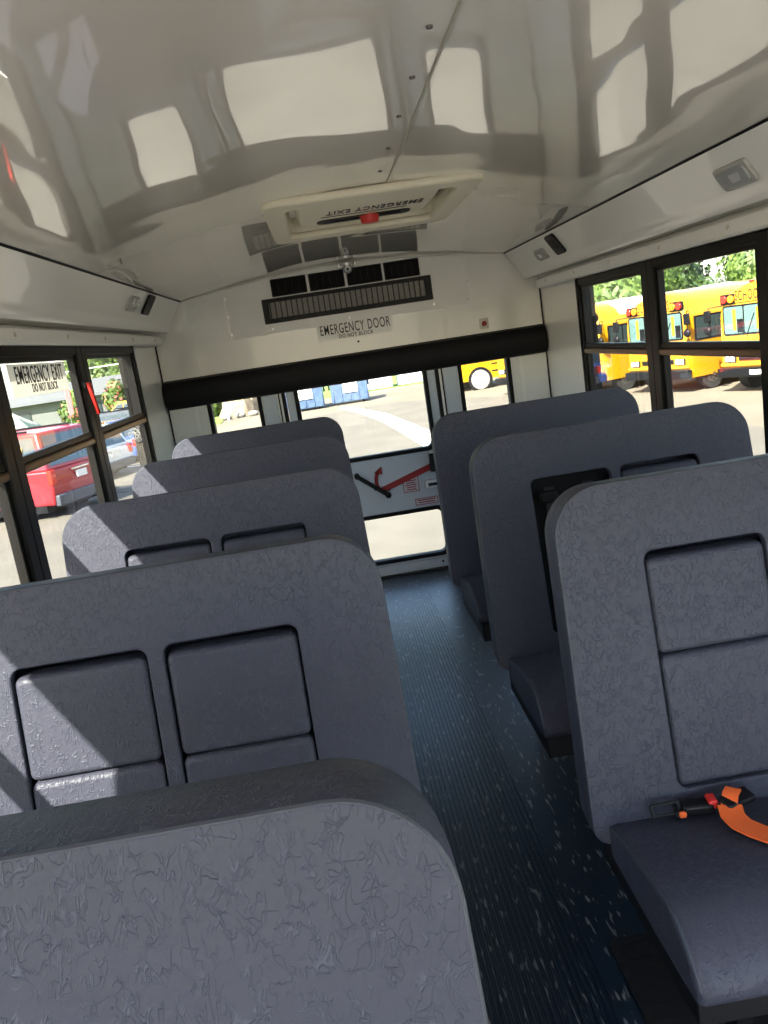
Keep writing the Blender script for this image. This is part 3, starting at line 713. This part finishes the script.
tA = tree('broadleaf_tree', 21, 57, 9.6, 4.2, 3, LEAF, 'light green tree above the middle yellow bus', group=G1, n=9000, size=.22, z0=.10)
copy_tree_at(tA, 11, 60.5, 1.7, 1.0, 'light green tree at the rear edge of the right windows')
copy_tree_at(tA, 31, 55, 3.1, 1.0, 'leafy light green tree above the nearest yellow bus')
copy_tree_at(tA, 41, 52, 5.0, 1.0, 'green tree farthest right beyond the nearest yellow bus')
tB = tree('broadleaf_tree', 16, 70.5, 11.0, 5.2, 5, LEAFD, 'dark green tree set back above the third bus with the white roof', group=G1, n=8000, size=.28, z0=.10)
copy_tree_at(tB, 29.5, 69.5, 2.6, 1.05, 'dark green tree set back above the middle bus')
copy_tree_at(tB, 43, 66, 2.0, 1.0, 'dark green tree set back at far right')
G2 = 'trees beyond the parked cars on the left'
for a_ in ((tB, -7.5, 60, .7, .72, 'dark green tree beside the rear corner of the left windows'), (tA, -16, 61, 1.9, .85, 'light green tree seen in the rearmost left window'),
           (tB, -26, 61, 3.9, .85, 'dark green tree behind the window sign on the left'), (tA, -35.5, 57, 5.2, .95, 'light green tree at the left edge behind the window sign'), (tB, -16, 76, 2.2, 1.0, 'tall dark green tree far behind the rearmost left window')):
    copy_tree_at(*a_)['group'] = G2
tree('flowering_bush', -13.1, 43.6, 2.5, 1.2, 12, LEAF, 'green bush with pink blossom behind the parked cars', cat='bush', n=2200, size=.13, z0=.12, flowers=.16, trunk=False)
tree('flowering_bush', -10.9, 43.0, 2.6, 1.15, 15, LEAF, 'pink flowering bush in the rearmost left window', cat='bush', n=2200, size=.13, z0=.12, flowers=.22, trunk=False)
tree('low_bush', -6.6, 44.5, 2.1, 1.2, 21, LEAF, 'yellow green bush seen in the small rear left window', cat='bush', n=1600, size=.14, z0=.12, trunk=False)

# ---- yellow school bus
YEL = mat('school_bus_yellow', (.43, .205, .0045), .30, coat=.4)
YELD = mat('deep_yellow_panel', (.52, .23, .01), .4)
BUSROOF = mat('white_bus_roof', (.75, .76, .74), .4)
DGLASS = mat('tinted_vehicle_glass', (.03, .045, .045), .05, spec=.8, coat=.6)
WGLASS = mat('greenish_windshield', (.09, .16, .15), .06, spec=.8, coat=.6)
TYRE = mat('tyre_rubber', (.02, .02, .02), .8)
TYRED = mat('dusty_tyre_rubber', (.20, .19, .18), .8)
RIM = mat('pale_wheel_rim', (.55, .55, .52), .4, .3)
RIMD = mat('dark_wheel_rim', (.06, .055, .05), .5)
AMBER = mat('amber_lens', (.80, .25, .01), .2, coat=.5)
REDL = mat('red_lens', (.60, .02, .01), .2, coat=.5)
WHITEL = mat('headlamp_lens', (.75, .78, .78), .12, coat=.6)
CHROME = mat('chrome', (.7, .7, .7), .15, 1.0)
def wheel(parent, p, r, w_, name='wheel', sx=1, rim=RIM, tyre=TYRE):
    x, y, z = p
    b = MB(); prof_ = [(-w_/2, r*.60), (-w_/2, r*.90), (-w_/2+.03, r), (w_/2-.03, r), (w_/2, r*.90), (w_/2, r*.60)]
    b.cyl((x-w_/2, y, z), (x+w_/2, y, z), r, n=32)
    t = b.build(name, tyre, parent, bev=.02)
    b = MB().cyl((x+sx*(w_/2-.02), y, z), (x+sx*(w_/2+.012), y, z), r*.58, n=28); b.cyl((x+sx*w_/2, y, z), (x+sx*(w_/2+.05), y, z), r*.16, n=16)
    h = b.build('hub', rim, t, bev=.01)
    b = MB()
    for k in range(8):
        a = 2*pi*k/8; b.cyl((x+sx*(w_/2+.0), y+cos(a)*r*.38, z+sin(a)*r*.38), (x+sx*(w_/2+.016), y+cos(a)*r*.38, z+sin(a)*r*.38), r*.07, n=10)
    b.build('hub_holes', BLACKMET, h)
    return t
def bus_section(s_=1.0, drop=0.0, low=.42):
    pts = []
    hw_ = 1.17*s_
    pts += [(hw_, low), (hw_, 1.2), (hw_*.985, 2.05-drop*.3)]
    for k in range(1, 10):
        t = k/10*pi; pts.append((hw_*.985*cos(t)*(1 if True else 1), 2.05-drop*.3 + (.80-drop*.7)*sin(t)**.75))
    pts += [(-hw_*.985, 2.05-drop*.3), (-hw_, 1.2), (-hw_, low)]
    return pts
def make_bus(label, text=True, roof=None, arch=False):
    s = empty('school_bus', label=label, cat='bus', group='yellow school buses parked in a row')
    ys = [(0.0, .965, .20), (.06, .985, .10), (.22, 1.0, .03), (.6, 1.0, 0), (7.6, 1.0, 0), (7.75, .98, .06)]
    b = MB(); rings = []
    for y, q, dr in ys: rings.append([b.b.verts.new((x, y, z)) for x, z in bus_section(q, dr)])
    for i in range(len(rings)-1):
        for j in range(len(rings[0])-1): b.b.faces.new((rings[i][j], rings[i][j+1], rings[i+1][j+1], rings[i+1][j]))
        b.b.faces.new((rings[i][0], rings[i+1][0], rings[i+1][-1], rings[i][-1]))
    b.b.faces.new(rings[0]); b.b.faces.new(rings[-1][::-1])
    b.build('body', YEL, s, smooth=45)
    if roof:
        b = MB(); rr_ = []
        for y in (.9, 7.6): rr_.append([b.b.verts.new((x*1.004, y, z+.012)) for x, z in bus_section()[3:-3]])
        for j in range(len(rr_[0])-1): b.b.faces.new((rr_[0][j], rr_[0][j+1], rr_[1][j+1], rr_[1][j]))
        b.build('roof_panel', roof, s, smooth=60, label='white roof panel')
    F = lambda x0, x1, z0, z1, d0=-.02, d1=.03: MB().span(x0, x1, d0, d1, z0, z1)
    # windshield in three panes with dark posts
    ws_ = MB().add(plate([rrect(-1.02, 1.02, 1.50, 2.26, .08)], .04, .005), T(0, -.005, 0) @ TO_XZ).build('windshield_frame', BLACKPL, s)
    for x0, x1 in ((-.98, -.40), (-.36, .36), (.40, .98)):
        g_ = MB().add(plate([rrect(x0, x1, 1.54, 2.22, .05)], .02, .003), T(0, -.022, 0) @ TO_XZ).build('windshield_pane', WGLASS, ws_)
    for x in (-.66, .05, .7):     # seat backs and yellow posts seen behind the glass
        F(x-.05, x+.05, 1.62, 2.16, -.036, -.030).build('post_behind_glass', YELD, ws_, smooth=0)
        F(x+.08, x+.26, 1.56, 1.90, -.036, -.031).build('dark_seat_behind_glass', BLACKPL, ws_, smooth=0)
    b = MB().bar((-.30, -.05, 1.46), (-.05, -.045, 2.02), .02, .012); b.bar((.35, -.05, 1.46), (.62, -.045, 2.0), .02, .012); b.build('wiper', BLACKPL, s)
    # roof cap sign, lights
    if text:
        sp = MB().add(plate([rrect(-.62, .62, 2.32, 2.64, .03)], .03, .004), T(0, -.012, 0) @ TO_XZ).build('sign_panel', AMBERY, s)
        MB().add(text_mesh('SCHOOL BUS', .36, .50, bold=.004), T(0, -.031, 2.475) @ TO_XZ).build('sign_lettering', INK, sp, smooth=0)
    for sx in (-1, 1):
        pn = MB().add(plate([rrect(-.235, .235, -.13, .13, .05)], .05, .006), T(sx*.84, -.0, 2.42) @ TO_XZ).build('lamp_panel', BLACKPL, s)
        for dx, mm in ((.11, REDL), (-.11, AMBER)):
            MB().cyl((sx*(.84+dx), -.075, 2.42), (sx*(.84+dx), -.02, 2.42), .095, n=20).build('warning_lamp', mm, pn, bev=.01, label='round %s warning lamp' % ('red' if mm is REDL else 'amber'))
        MB().span(sx*.86-.17, sx*.86+.17, -.05, .03, .80, .97).build('headlight_housing', BLACKPL, s, bev=.01)
        MB().span(sx*.86-.15, sx*.86-.01, -.062, 0, .815, .955).build('headlight', WHITEL, s, bev=.012)
        MB().span(sx*.86+.01, sx*.86+.15, -.062, 0, .815, .955).build('headlight', WHITEL, s, bev=.012)
        MB().cyl((sx*1.02, -.03, 1.10), (sx*1.02, .02, 1.10), .05, n=16).build('turn_signal', AMBER, s)
        # mirror
        b = MB().tube([(sx*1.10, .15, 2.28), (sx*1.34, -.18, 2.26), (sx*1.36, -.20, 1.55), (sx*1.12, .12, 1.48)], .014, 6)
        mi = b.build('mirror_arm', BLACKPL, s)
        MB().box((sx*1.36, -.21, 2.05), (.20, .06, .30)).build('mirror', BLACKPL, mi, bev=.02)
        MB().ball((sx*1.36, -.22, 1.68), .12, 2, (1, .6, 1)).build('mirror', BLACKPL, mi)
        # side windows, rub rails, door
        for k in range(7):
            y0 = 1.55+.86*k
            f_ = MB().span(sx*1.155, sx*1.185, y0, y0+.76, 1.45, 2.06).build('side_window', BLACKPL, s, bev=.01)
            MB().span(sx*1.16, sx*1.192, y0+.05, y0+.71, 1.49, 1.73).build('pane', DGLASS, f_, smooth=0)
            MB().span(sx*1.16, sx*1.192, y0+.05, y0+.71, 1.77, 2.02).build('pane', DGLASS, f_, smooth=0)
        f_ = MB().span(sx*1.15, sx*1.183, .28, 1.40, 1.42, 2.10).build('side_window', BLACKPL, s, bev=.01)
        MB().span(sx*1.16, sx*1.190, .34, .84, 1.47, 2.05).build('pane', DGLASS, f_, smooth=0)
        MB().span(sx*1.16, sx*1.190, .90, 1.34, 1.47, 2.05).build('pane', DGLASS, f_, smooth=0)
        for z in (.72, 1.02, 1.34): MB().span(sx*1.165, sx*1.185, 1.5, 7.6, z-.03, z+.03).build('rub_rail', BLACKPL, s, bev=.006)
        wx_ = 1.05 if arch else .98
        if arch: MB().cyl((sx*1.165, .95, ZW), (sx*1.178, .95, ZW), .54, n=36).build('wheel_arch', BLACKMET, s)
        wheel(s, (sx*wx_, .95, ZW), .42, .28, tyre=TYRED if arch else TYRE, sx=sx, rim=RIM if arch else RIMD); wheel(s, (sx*wx_, 5.7, ZW), .42, .34, sx=sx, rim=RIMD)
    MB().span(-.60, .60, -.03, .02, .84, .96).build('grille', BLACKPL, s, bev=.01)
    MB().span(-1.16, 1.16, -.05, .01, .70, .78).build('yellow_valance', YELD, s, bev=.01)
    MB().span(-1.2, 1.2, -.16, .05, .42, .66).build('bumper', BLACKPL, s, bev=.03)
    MB().span(-.17, .17, -.18, -.15, .49, .61).build('license_plate', PAPER, s, bev=.003)
    for x in (-.22, 0, .22): MB().box((x, .16, 2.80), (.09, .12, .05)).build('marker_lamp', REDL, s, bev=.01)
    MB().box((0, 2.6, 2.84), (.60, .62, .06)).build('roof_vent', BUSROOF, s, bev=.02)
    return s
ZW = .42
AMBERY = mat('yellow_sign_panel', (.55, .25, .01), .4)
fd = Vector((.395, -.919)).normalized()
base = Vector((9.88, 22.45)); 
def place_bus(s, k):
    c = base + fd*(3.42*k - 1.2); s.location = (c.x, c.y, ZG)
    s.rotation_euler = (0, 0, math.atan2(fd.y, fd.x)); return s
# local +x runs along the front towards the viewer, +y back along the body
bA = make_bus('nearest yellow bus on the right, roof sign reading SCHOOL BUS at the window edge'); place_bus(bA, 1)
bB = copy_tree(bA); place_bus(bB, 0); bB['label'] = 'middle yellow bus on the right, partly hidden by the dark window post'
bC = make_bus('third yellow bus from the right, with a white roof panel', roof=BUSROOF); place_bus(bC, -1)
bD = copy_tree(bC); place_bus(bD, -2); bD['label'] = 'farthest yellow bus of the right hand row, at the rear edge of the window'
bE = make_bus('yellow bus behind, its front wheel framed by the small rear right window', arch=True); bE.location = (5.3, 36.3, ZG); bE.rotation_euler = (0, 0, rad(-84))

# ---- cars
def make_car(name, label, cat, L_, W_, H, paint, hood=1.1, cargo=True, wr=.38, belt=None, extra=None):
    """front toward +y, rear bumper at y=0"""
    s = empty(name, label=label, cat=cat)
    belt = belt or H*.56; hw_ = W_/2
    low = wr*.75
    def wx(z): return hw_ if z <= belt else hw_ - (z-belt)/(H-belt)*.22
    def solid(prof, nm, m, bev, inset=0.0):
        b = MB(); A = [b.b.verts.new((wx(z)-inset, y, z)) for y, z in prof]; B = [b.b.verts.new((-wx(z)+inset, y, z)) for y, z in prof]
        n_ = len(prof)
        for i in range(n_): b.b.faces.new((A[i], A[(i+1) % n_], B[(i+1) % n_], B[i]))
        b.b.faces.new(A[::-1]); b.b.faces.new(B)
        return b.build(nm, m, s, bev=bev, seg=3)
    solid([(0.04, low), (0, belt*.62), (.06, belt), (L_-hood, belt), (L_-.12, belt*.90), (L_, belt*.6), (L_-.05, low)], 'body', paint, .05)
    ry = .14 if cargo else .95; fy = L_-hood-.95
    cab = [(ry*.4 if cargo else .55, belt-.01), (ry+.16, H-.03), (ry+.5, H), (fy, H), (L_-hood+.05, belt-.01)]
    solid(cab, 'cabin', paint, .04)
    ft = (belt+.06, H-.12)
    def ycab(z, rear):
        a, c = (cab[0], cab[1]) if rear else (cab[4], cab[3]); t = (z-a[1])/(c[1]-a[1]); return a[0]+(c[0]-a[0])*t
    for sx in (-1, 1):
        cuts = [ycab(ft[0], True)+.14, 0, 0, ycab(ft[0], False)-.12]
        yy0, yy1 = cuts[0], cuts[3]; n_ = 3
        for k in range(n_):
            a = yy0+(yy1-yy0)*k/n_+.03; c = yy0+(yy1-yy0)*(k+1)/n_-.03
            a2 = max(a, ycab(ft[1], True)+.12); c2 = min(c, ycab(ft[1], False)-.10)
            if c2 <= a2: c2 = a2+.05
            b = MB(); q = [(a, ft[0]), (c, ft[0]), (c2, ft[1]), (a2, ft[1])]
            O_ = [b.b.verts.new((sx*(wx(z)+.008), y, z)) for y, z in q]; I_ = [b.b.verts.new((sx*(wx(z)-.02), y, z)) for y, z in q]
            b.b.faces.new(O_); b.b.faces.new(I_[::-1])
            for i in range(4): b.b.faces.new((O_[i], O_[(i+1) % 4], I_[(i+1) % 4], I_[i]))
            b.build('side_window', DGLASS, s, smooth=0)
        MB().span(sx*(hw_-.16), sx*(hw_+.004), -.02, .10, belt*.70, belt*1.0).build('taillight', REDL, s, bev=.012)
        MB().span(sx*(hw_-.32), sx*(hw_-.06), L_-.10, L_-.0, belt*.68, belt*.84).build('headlight', WHITEL, s, bev=.012)
        MB().box((sx*(hw_+.09), fy+.62, belt+.08), (.16, .08, .13)).build('mirror', paint, s, bev=.02)
        for y in (L_*.21, L_*.79):
            MB().cyl((sx*(hw_-.05), y, wr), (sx*(hw_+.006), y, wr), wr*1.22, n=30).build('wheel_arch', BLACKPL, s)
            wheel(s, (sx*(hw_-.10), y, wr), wr, .22, sx=sx)
    # rear and front glass
    for rear in (True, False):
        if rear: pts = [(ycab(ft[0]+.02, True), ft[0]+.02), (ycab(ft[1], True), ft[1])]; dn = -.012
        else: pts = [(ycab(ft[0], False), ft[0]), (ycab(ft[1], False), ft[1])]; dn = .012
        b = MB(); q = []
        for y, z in pts: q += [(wx(z)-.14, y+dn, z), (-wx(z)+.14, y+dn, z)]
        q = [q[0], q[1], q[3], q[2]]
        O_ = [b.b.verts.new(p) for p in q]; I_ = [b.b.verts.new((p[0], p[1]-dn*2, p[2])) for p in q]
        b.b.faces.new(O_); b.b.faces.new(I_[::-1])
        for i in range(4): b.b.faces.new((O_[i], O_[(i+1) % 4], I_[(i+1) % 4], I_[i]))
        b.build('rear_window' if rear else 'windshield', DGLASS, s, smooth=0)
    MB().span(-hw_+.04, hw_-.04, -.08, .06, low*.9, low+.22).build('rear_bumper', mat('dark_bumper', (.05, .055, .07), .4) if 'dark_bumper' not in bpy.data.materials else bpy.data.materials['dark_bumper'], s, bev=.03)
    MB().span(-.17, .17, -.045, 0, belt*.72, belt*.86).build('license_plate', PAPER, s, bev=.004)
    MB().span(-.30, .30, -.03, .02, belt*.90, belt*.935).build('tailgate_trim', CHROME, s, bev=.004)
    MB().span(-hw_+.02, hw_-.02, .3, L_-.3, low*.5, low+.03).build('underbody', BLACKPL, s, smooth=0)
    if cargo:
        for sx in (-1, 1): MB().span(sx*(hw_-.30), sx*(hw_-.26), .6, fy, H, H+.045).build('roof_rail', BLACKPL, s, bev=.006)
    return s
CARRED = mat('car_paint_red', (.30, .010, .018), .3, coat=.5)
CARWHITE = mat('car_paint_white', (.72, .73, .72), .25, coat=1.0)
CARBLUE = mat('car_paint_blue', (.05, .10, .35), .25, coat=1.0)
CARGREY = mat('car_paint_dark_grey', (.05, .055, .06), .25, coat=1.0)
CARYEL = mat('car_paint_yellow', (.80, .45, .03), .25, coat=1.0)
CARSIL = mat('car_paint_silver', (.40, .41, .42), .25, .4, coat=1.0)
def put(s, tail, head):
    h = Vector(head).normalized(); s.location = (tail[0], tail[1], ZG); s.rotation_euler = (0, 0, math.atan2(h.y, h.x)-pi/2); return s
hd = Vector((-.93, .37)).normalized()
suv = put(make_car('suv', 'red sport utility vehicle parked outside the left windows, seen from behind', 'car', 5.1, 2.0, 1.93, CARRED, 1.2, True, .40), (-6.05, 19.0), hd)
# yellow writing patch on its left rear window
nv = MB().add(plate([rrect(-.24, .24, -.17, .17, .01)], .004), T(-.93, .92, 1.47) @ Matrix.Rotation(.26, 4, 'Y') @ TO_YZ).build('price_sticker', mat('ochre_sticker', (.50, .34, .12), .6), suv, label='ochre window writing panel')
b = MB(); MF = MX((0, 0, -1, 0), (-1, 0, 0, 0), (0, 1, 0, 0), (0, 0, 0, 1))
b.add(text_mesh('4 x', .17, 1.0, bold=.004), T(-.940, .92, 1.545) @ Matrix.Rotation(.26, 4, 'Y') @ MF)
b.add(text_mesh('NOV', .17, 1.0, bold=.004), T(-.978, .92, 1.40) @ Matrix.Rotation(.26, 4, 'Y') @ MF)
b.build('sticker_lettering', INK, nv, smooth=0)
put(make_car('car', 'white car parked just beyond the red vehicle', 'car', 4.7, 1.85, 1.55, CARWHITE, .9, True, .36), (-6.6, 24.2), hd)
put(make_car('car', 'blue car with red tail light in the rearmost left window', 'car', 4.5, 1.8, 1.45, CARBLUE, 1.1, False, .33), (-6.3, 27.9), hd)
put(make_car('pickup_car', 'yellow roofed vehicle behind the window post with the red handle', 'car', 4.6, 1.85, 1.75, CARYEL, 1.1, True, .34), (-7.1, 38.4), hd)
put(make_car('car', 'dark grey car beyond the blue car', 'car', 4.5, 1.8, 1.62, CARGREY, 1.1, True, .33), (-6.2, 31.2), hd)
put(make_car('car', 'silver car farthest along the left row', 'car', 4.5, 1.8, 1.55, CARSIL, 1.1, True, .33), (-6.6, 34.7), hd)
bpy.data.objects['pickup_car'].name = 'estate_car'

# ---- dumpsters
DBLUE = mat('dumpster_blue', (.10, .22, .42), .55); noise_tint(DBLUE, (.04, .075, .15), (.065, .11, .20), 4, 4)
def dumpster(x, y, label, sx_=1.0):
    s = empty('dumpster', (x, y, ZG), label=label, cat='dumpster', group='blue dumpsters behind the bus')
    b = MB().prism([(-.75, .12), (.70, .12), (.80, 1.45), (-.80, 1.25)], -.88*sx_, .88*sx_, 'x'); b.build('bin_body', DBLUE, s, bev=.02)
    b = MB()
    for k in range(5): b.span(-.80+.4*k-.03, -.80+.4*k+.03, -.80, -.76, .2, 1.2)
    b.build('bin_ribs', DBLUE, s, bev=.004)
    for x0 in (-.86, .02): MB().prism([(-.85, 1.25), (.82, 1.46), (.82, 1.52), (-.85, 1.31)], x0*sx_, (x0+.84)*sx_, 'x').build('lid', BLACKPL, s, bev=.01)
    MB().span(-.30, .38, -.83, -.79, .55, 1.05).build('paper_notice', PAPER, s, smooth=0, label='white notice panel')
    for k in (-1, 1): MB().span(k*.90, k*.98, -.45, .45, .75, .95).build('lifting_pocket', BLACKMET, s, bev=.01)
    for k in (-.6, .6): MB().cyl((k-.03, -.5, .06), (k+.03, -.5, .06), .07).build('caster', BLACKMET, s)
    return s
dumpster(.82, 39.6, 'blue dumpster nearer the middle of the emergency door window')
dumpster(-1.30, 39.3, 'blue dumpster at the left edge of the emergency door window')
WBOX = mat('pale_container', (.62, .66, .70), .5); noise_tint(WBOX, (.55, .60, .66), (.74, .75, .74), 2, 4)
for k, (x, y, w_, lb) in enumerate(((2.6, 46.6, 1.7, 'pale storage cabinet right of the blue dumpsters'), (4.75, 47.0, 1.9, 'second pale storage cabinet beside the lawn edge'), (6.7, 48.2, 1.4, 'smallest pale cabinet at the right edge of the door window'))):
    s = empty('storage_cabinet', (x, y, ZG), label=lb, cat='cabinet', group='pale cabinets at the back of the lot')
    MB().span(-w_/2, w_/2, -.5, .5, .06, 1.5).build('cabinet_body', WBOX, s, bev=.02)
    MB().span(-w_/2-.04, w_/2+.04, -.55, .55, 1.5, 1.58).build('cabinet_lid', PAPER, s, bev=.02)
    for q in (-1, 1): MB().span(q*w_*.26-.2*w_, q*w_*.26+.2*w_, -.53, -.49, .2, 1.4).build('cabinet_door', WBOX, s, bev=.008)
    MB().span(-.03, .03, -.56, -.5, .7, .9).build('cabinet_handle', BLACKMET, s)
# ---- tarpaulin heaps in the small rear left window
TARP = mat('tan_tarpaulin', (.50, .38, .24), .8); noise_tint(TARP, (.22, .155, .095), (.40, .31, .20), 1.5, 4)
def heap(x, y, r, h, seed, label):
    R_ = random.Random(seed); b = MB(); n_ = 16; rings = []
    for i in range(6):
        t = i/5; rings.append([b.b.verts.new((cos(2*pi*k/n_)*r*(1-t)**.8*R_.uniform(.88, 1.1)+.02, sin(2*pi*k/n_)*r*(1-t)**.8*R_.uniform(.88, 1.1), h*t)) for k in range(n_)])
    for i in range(5):
        for k in range(n_): b.b.faces.new((rings[i][k], rings[i][(k+1) % n_], rings[i+1][(k+1) % n_], rings[i+1][k]))
    b.b.faces.new(rings[-1]); o_ = b.build('tarpaulin_heap', TARP, smooth=0, loc=(x, y, ZG)); tag(o_, label, 'heap', 'tan heaps behind the bus'); return o_
heap(-5.0, 43.2, .95, 2.6, 4, 'taller tan tarpaulin heap in the small rear left window')
heap(-3.6, 45.2, 1.2, 2.3, 5, 'tan tarpaulin heap right of the taller heap')
LOGM = mat('grey_rubble', (.18, .17, .15), .9)
for k in range(6):
    b = MB().ball((0, 0, .12), .22, 2, (1.3, 1, .7)); o_ = b.build('rock', LOGM, smooth=0, loc=(-5.3+.66*k, 41.0+.15*(k % 2), ZG)); tag(o_, 'grey rock in the low row at the foot of the tan heaps', 'rock', 'grey rocks at the foot of the heaps')
o_ = MB().cyl((0, 0, -.1), (0, 0, 3.2), .05).build('white_post', PAPER, loc=(-5.15, 40.4, ZG)); tag(o_, 'thin white post beside the yellow green bush behind the bus', 'post')

# ---- buildings, awning, banner, poles on the left
bd = empty('house', (-17.5, 51, ZG), label='low grey roofed building beyond the red vehicle', cat='building')
SIDING = mat('grey_siding', (.13, .135, .13), .7); SHING = mat('grey_roof', (.11, .115, .115), .8)
MB().span(-6.5, 6.5, -3, 3, 0, 2.1).build('house_wall', SIDING, bd, smooth=0)
MB().prism([(-3.5, 2.05), (3.5, 2.05), (0, 3.0)], -6.8, 6.8, 'x').build('house_roof', SHING, bd, smooth=0)
for x in (-4, 0, 4): MB().span(x-.5, x+.5, -3.05, -2.95, .9, 1.7).build('house_window', DGLASS, bd, smooth=0)
tn = empty('tent', (-15.2, 39.9, ZG), label='pale peaked tent with painted tree shadow dapple behind the red vehicle', cat='tent')
TENT = mat('shadow_dappled_canvas', (.55, .60, .55), .8); noise_tint(TENT, (.12, .17, .14), (.50, .52, .42), .9, 3, lo=.45, hi=.55)  # blotches in the canvas colour stand in for tree shadows
b = MB(); P_ = [(-1.5, -1.2), (1.6, -1.2), (1.6, 1.2), (-1.5, 1.2)]; ap = [(-.3, 0), (.2, 0)]
lo = [b.b.verts.new((x, y, .75)) for x, y in P_]; tp = [b.b.verts.new((x, 0, 1.95)) for x, _ in ap]; gr = [b.b.verts.new((x, y, .55)) for x, y in P_]
b.b.faces.new((lo[0], lo[1], tp[1], tp[0])); b.b.faces.new((lo[1], lo[2], tp[1])); b.b.faces.new((lo[2], lo[3], tp[0], tp[1])); b.b.faces.new((lo[3], lo[0], tp[0]))
for i in range(4): b.b.faces.new((gr[i], gr[(i+1) % 4], lo[(i+1) % 4], lo[i]))
b.b.faces.new(gr); b.build('tent_roof', TENT, tn, smooth=0)
for x, y in P_: MB().cyl((x*.98, y*.98, -.1), (x*.98, y*.98, .8), .04, n=8).build('tent_pole', TRIMM, tn)
STRIPE = mat('red_white_stripes', (.8, .8, .8), .7)
_wv = N(STRIPE, 'ShaderNodeTexWave', Scale=1.1, Distortion=0.0); L(STRIPE, coords(STRIPE), _wv.inputs['Vector'])
_rp = N(STRIPE, 'ShaderNodeValToRGB'); _rp.color_ramp.interpolation = 'CONSTANT'; _rp.color_ramp.elements[0].color = (.45, .05, .04, 1); _rp.color_ramp.elements[1].color = (.72, .70, .64, 1); _rp.color_ramp.elements[1].position = .45
L(STRIPE, _wv.outputs['Fac'], _rp.inputs['Fac']); L(STRIPE, _rp.outputs['Color'], bsdf(STRIPE).inputs['Base Color'])
aw = empty('striped_stall', (-18.2, 40.5, ZG), label='red and white striped stall at the left edge beyond the red vehicle', cat='stall')
MB().span(-1, 1, -.8, .8, .0, 1.5).build('stall_cloth', STRIPE, aw, smooth=0)
MB().prism([(-1.0, 1.5), (1.0, 1.5), (0, 1.9)], -1.15, 1.15, 'x').build('stall_roof', mat('faded_red_roof', (.45, .10, .06), .7), aw, smooth=0)
fl = empty('feather_banner', (-12.6, 40.6, ZG), label='tall thin pink red banner beside the flowering bush', cat='banner')
MB().cyl((0, 0, 0), (0, 0, 3.4), .025, n=8).build('banner_pole', METAL, fl)
MB().add(plate([[(0, 1.3), (.22, 1.5), (.24, 2.6), (.16, 3.2), (.02, 3.4)]], .02), TO_XZ).build('banner_cloth', mat('pink_red_cloth', (.70, .12, .12), .7), fl, smooth=0)
def wires(name, pts, r, label):
    b = MB()
    for a, c in pts:
        P0, P1 = Vector(a), Vector(c); b.tube([P0.lerp(P1, t/10) - Vector((0, 0, .25*4*(t/10)*(1-t/10))) for t in range(11)], r, 5)
    return tag(b.build(name, BLACKMET if 'left' not in label else TRIMM), label, 'cable')
for k, (z, lb) in enumerate(((2.6, 'upper pale overhead cable outside the left windows'), (2.0, 'lower pale overhead cable outside the left windows'))):
    wires('street_cable', [((-30, 43.5, z+.4), (2, 45.5, z+.4))], .03, lb)
for k, (z, lb) in enumerate(((4.3, 'upper dark overhead cable above the yellow buses'), (3.9, 'lower dark overhead cable above the yellow buses'))):
    wires('street_cable', [((-2, 50, z), (42, 42, z+.3))], .035, lb)
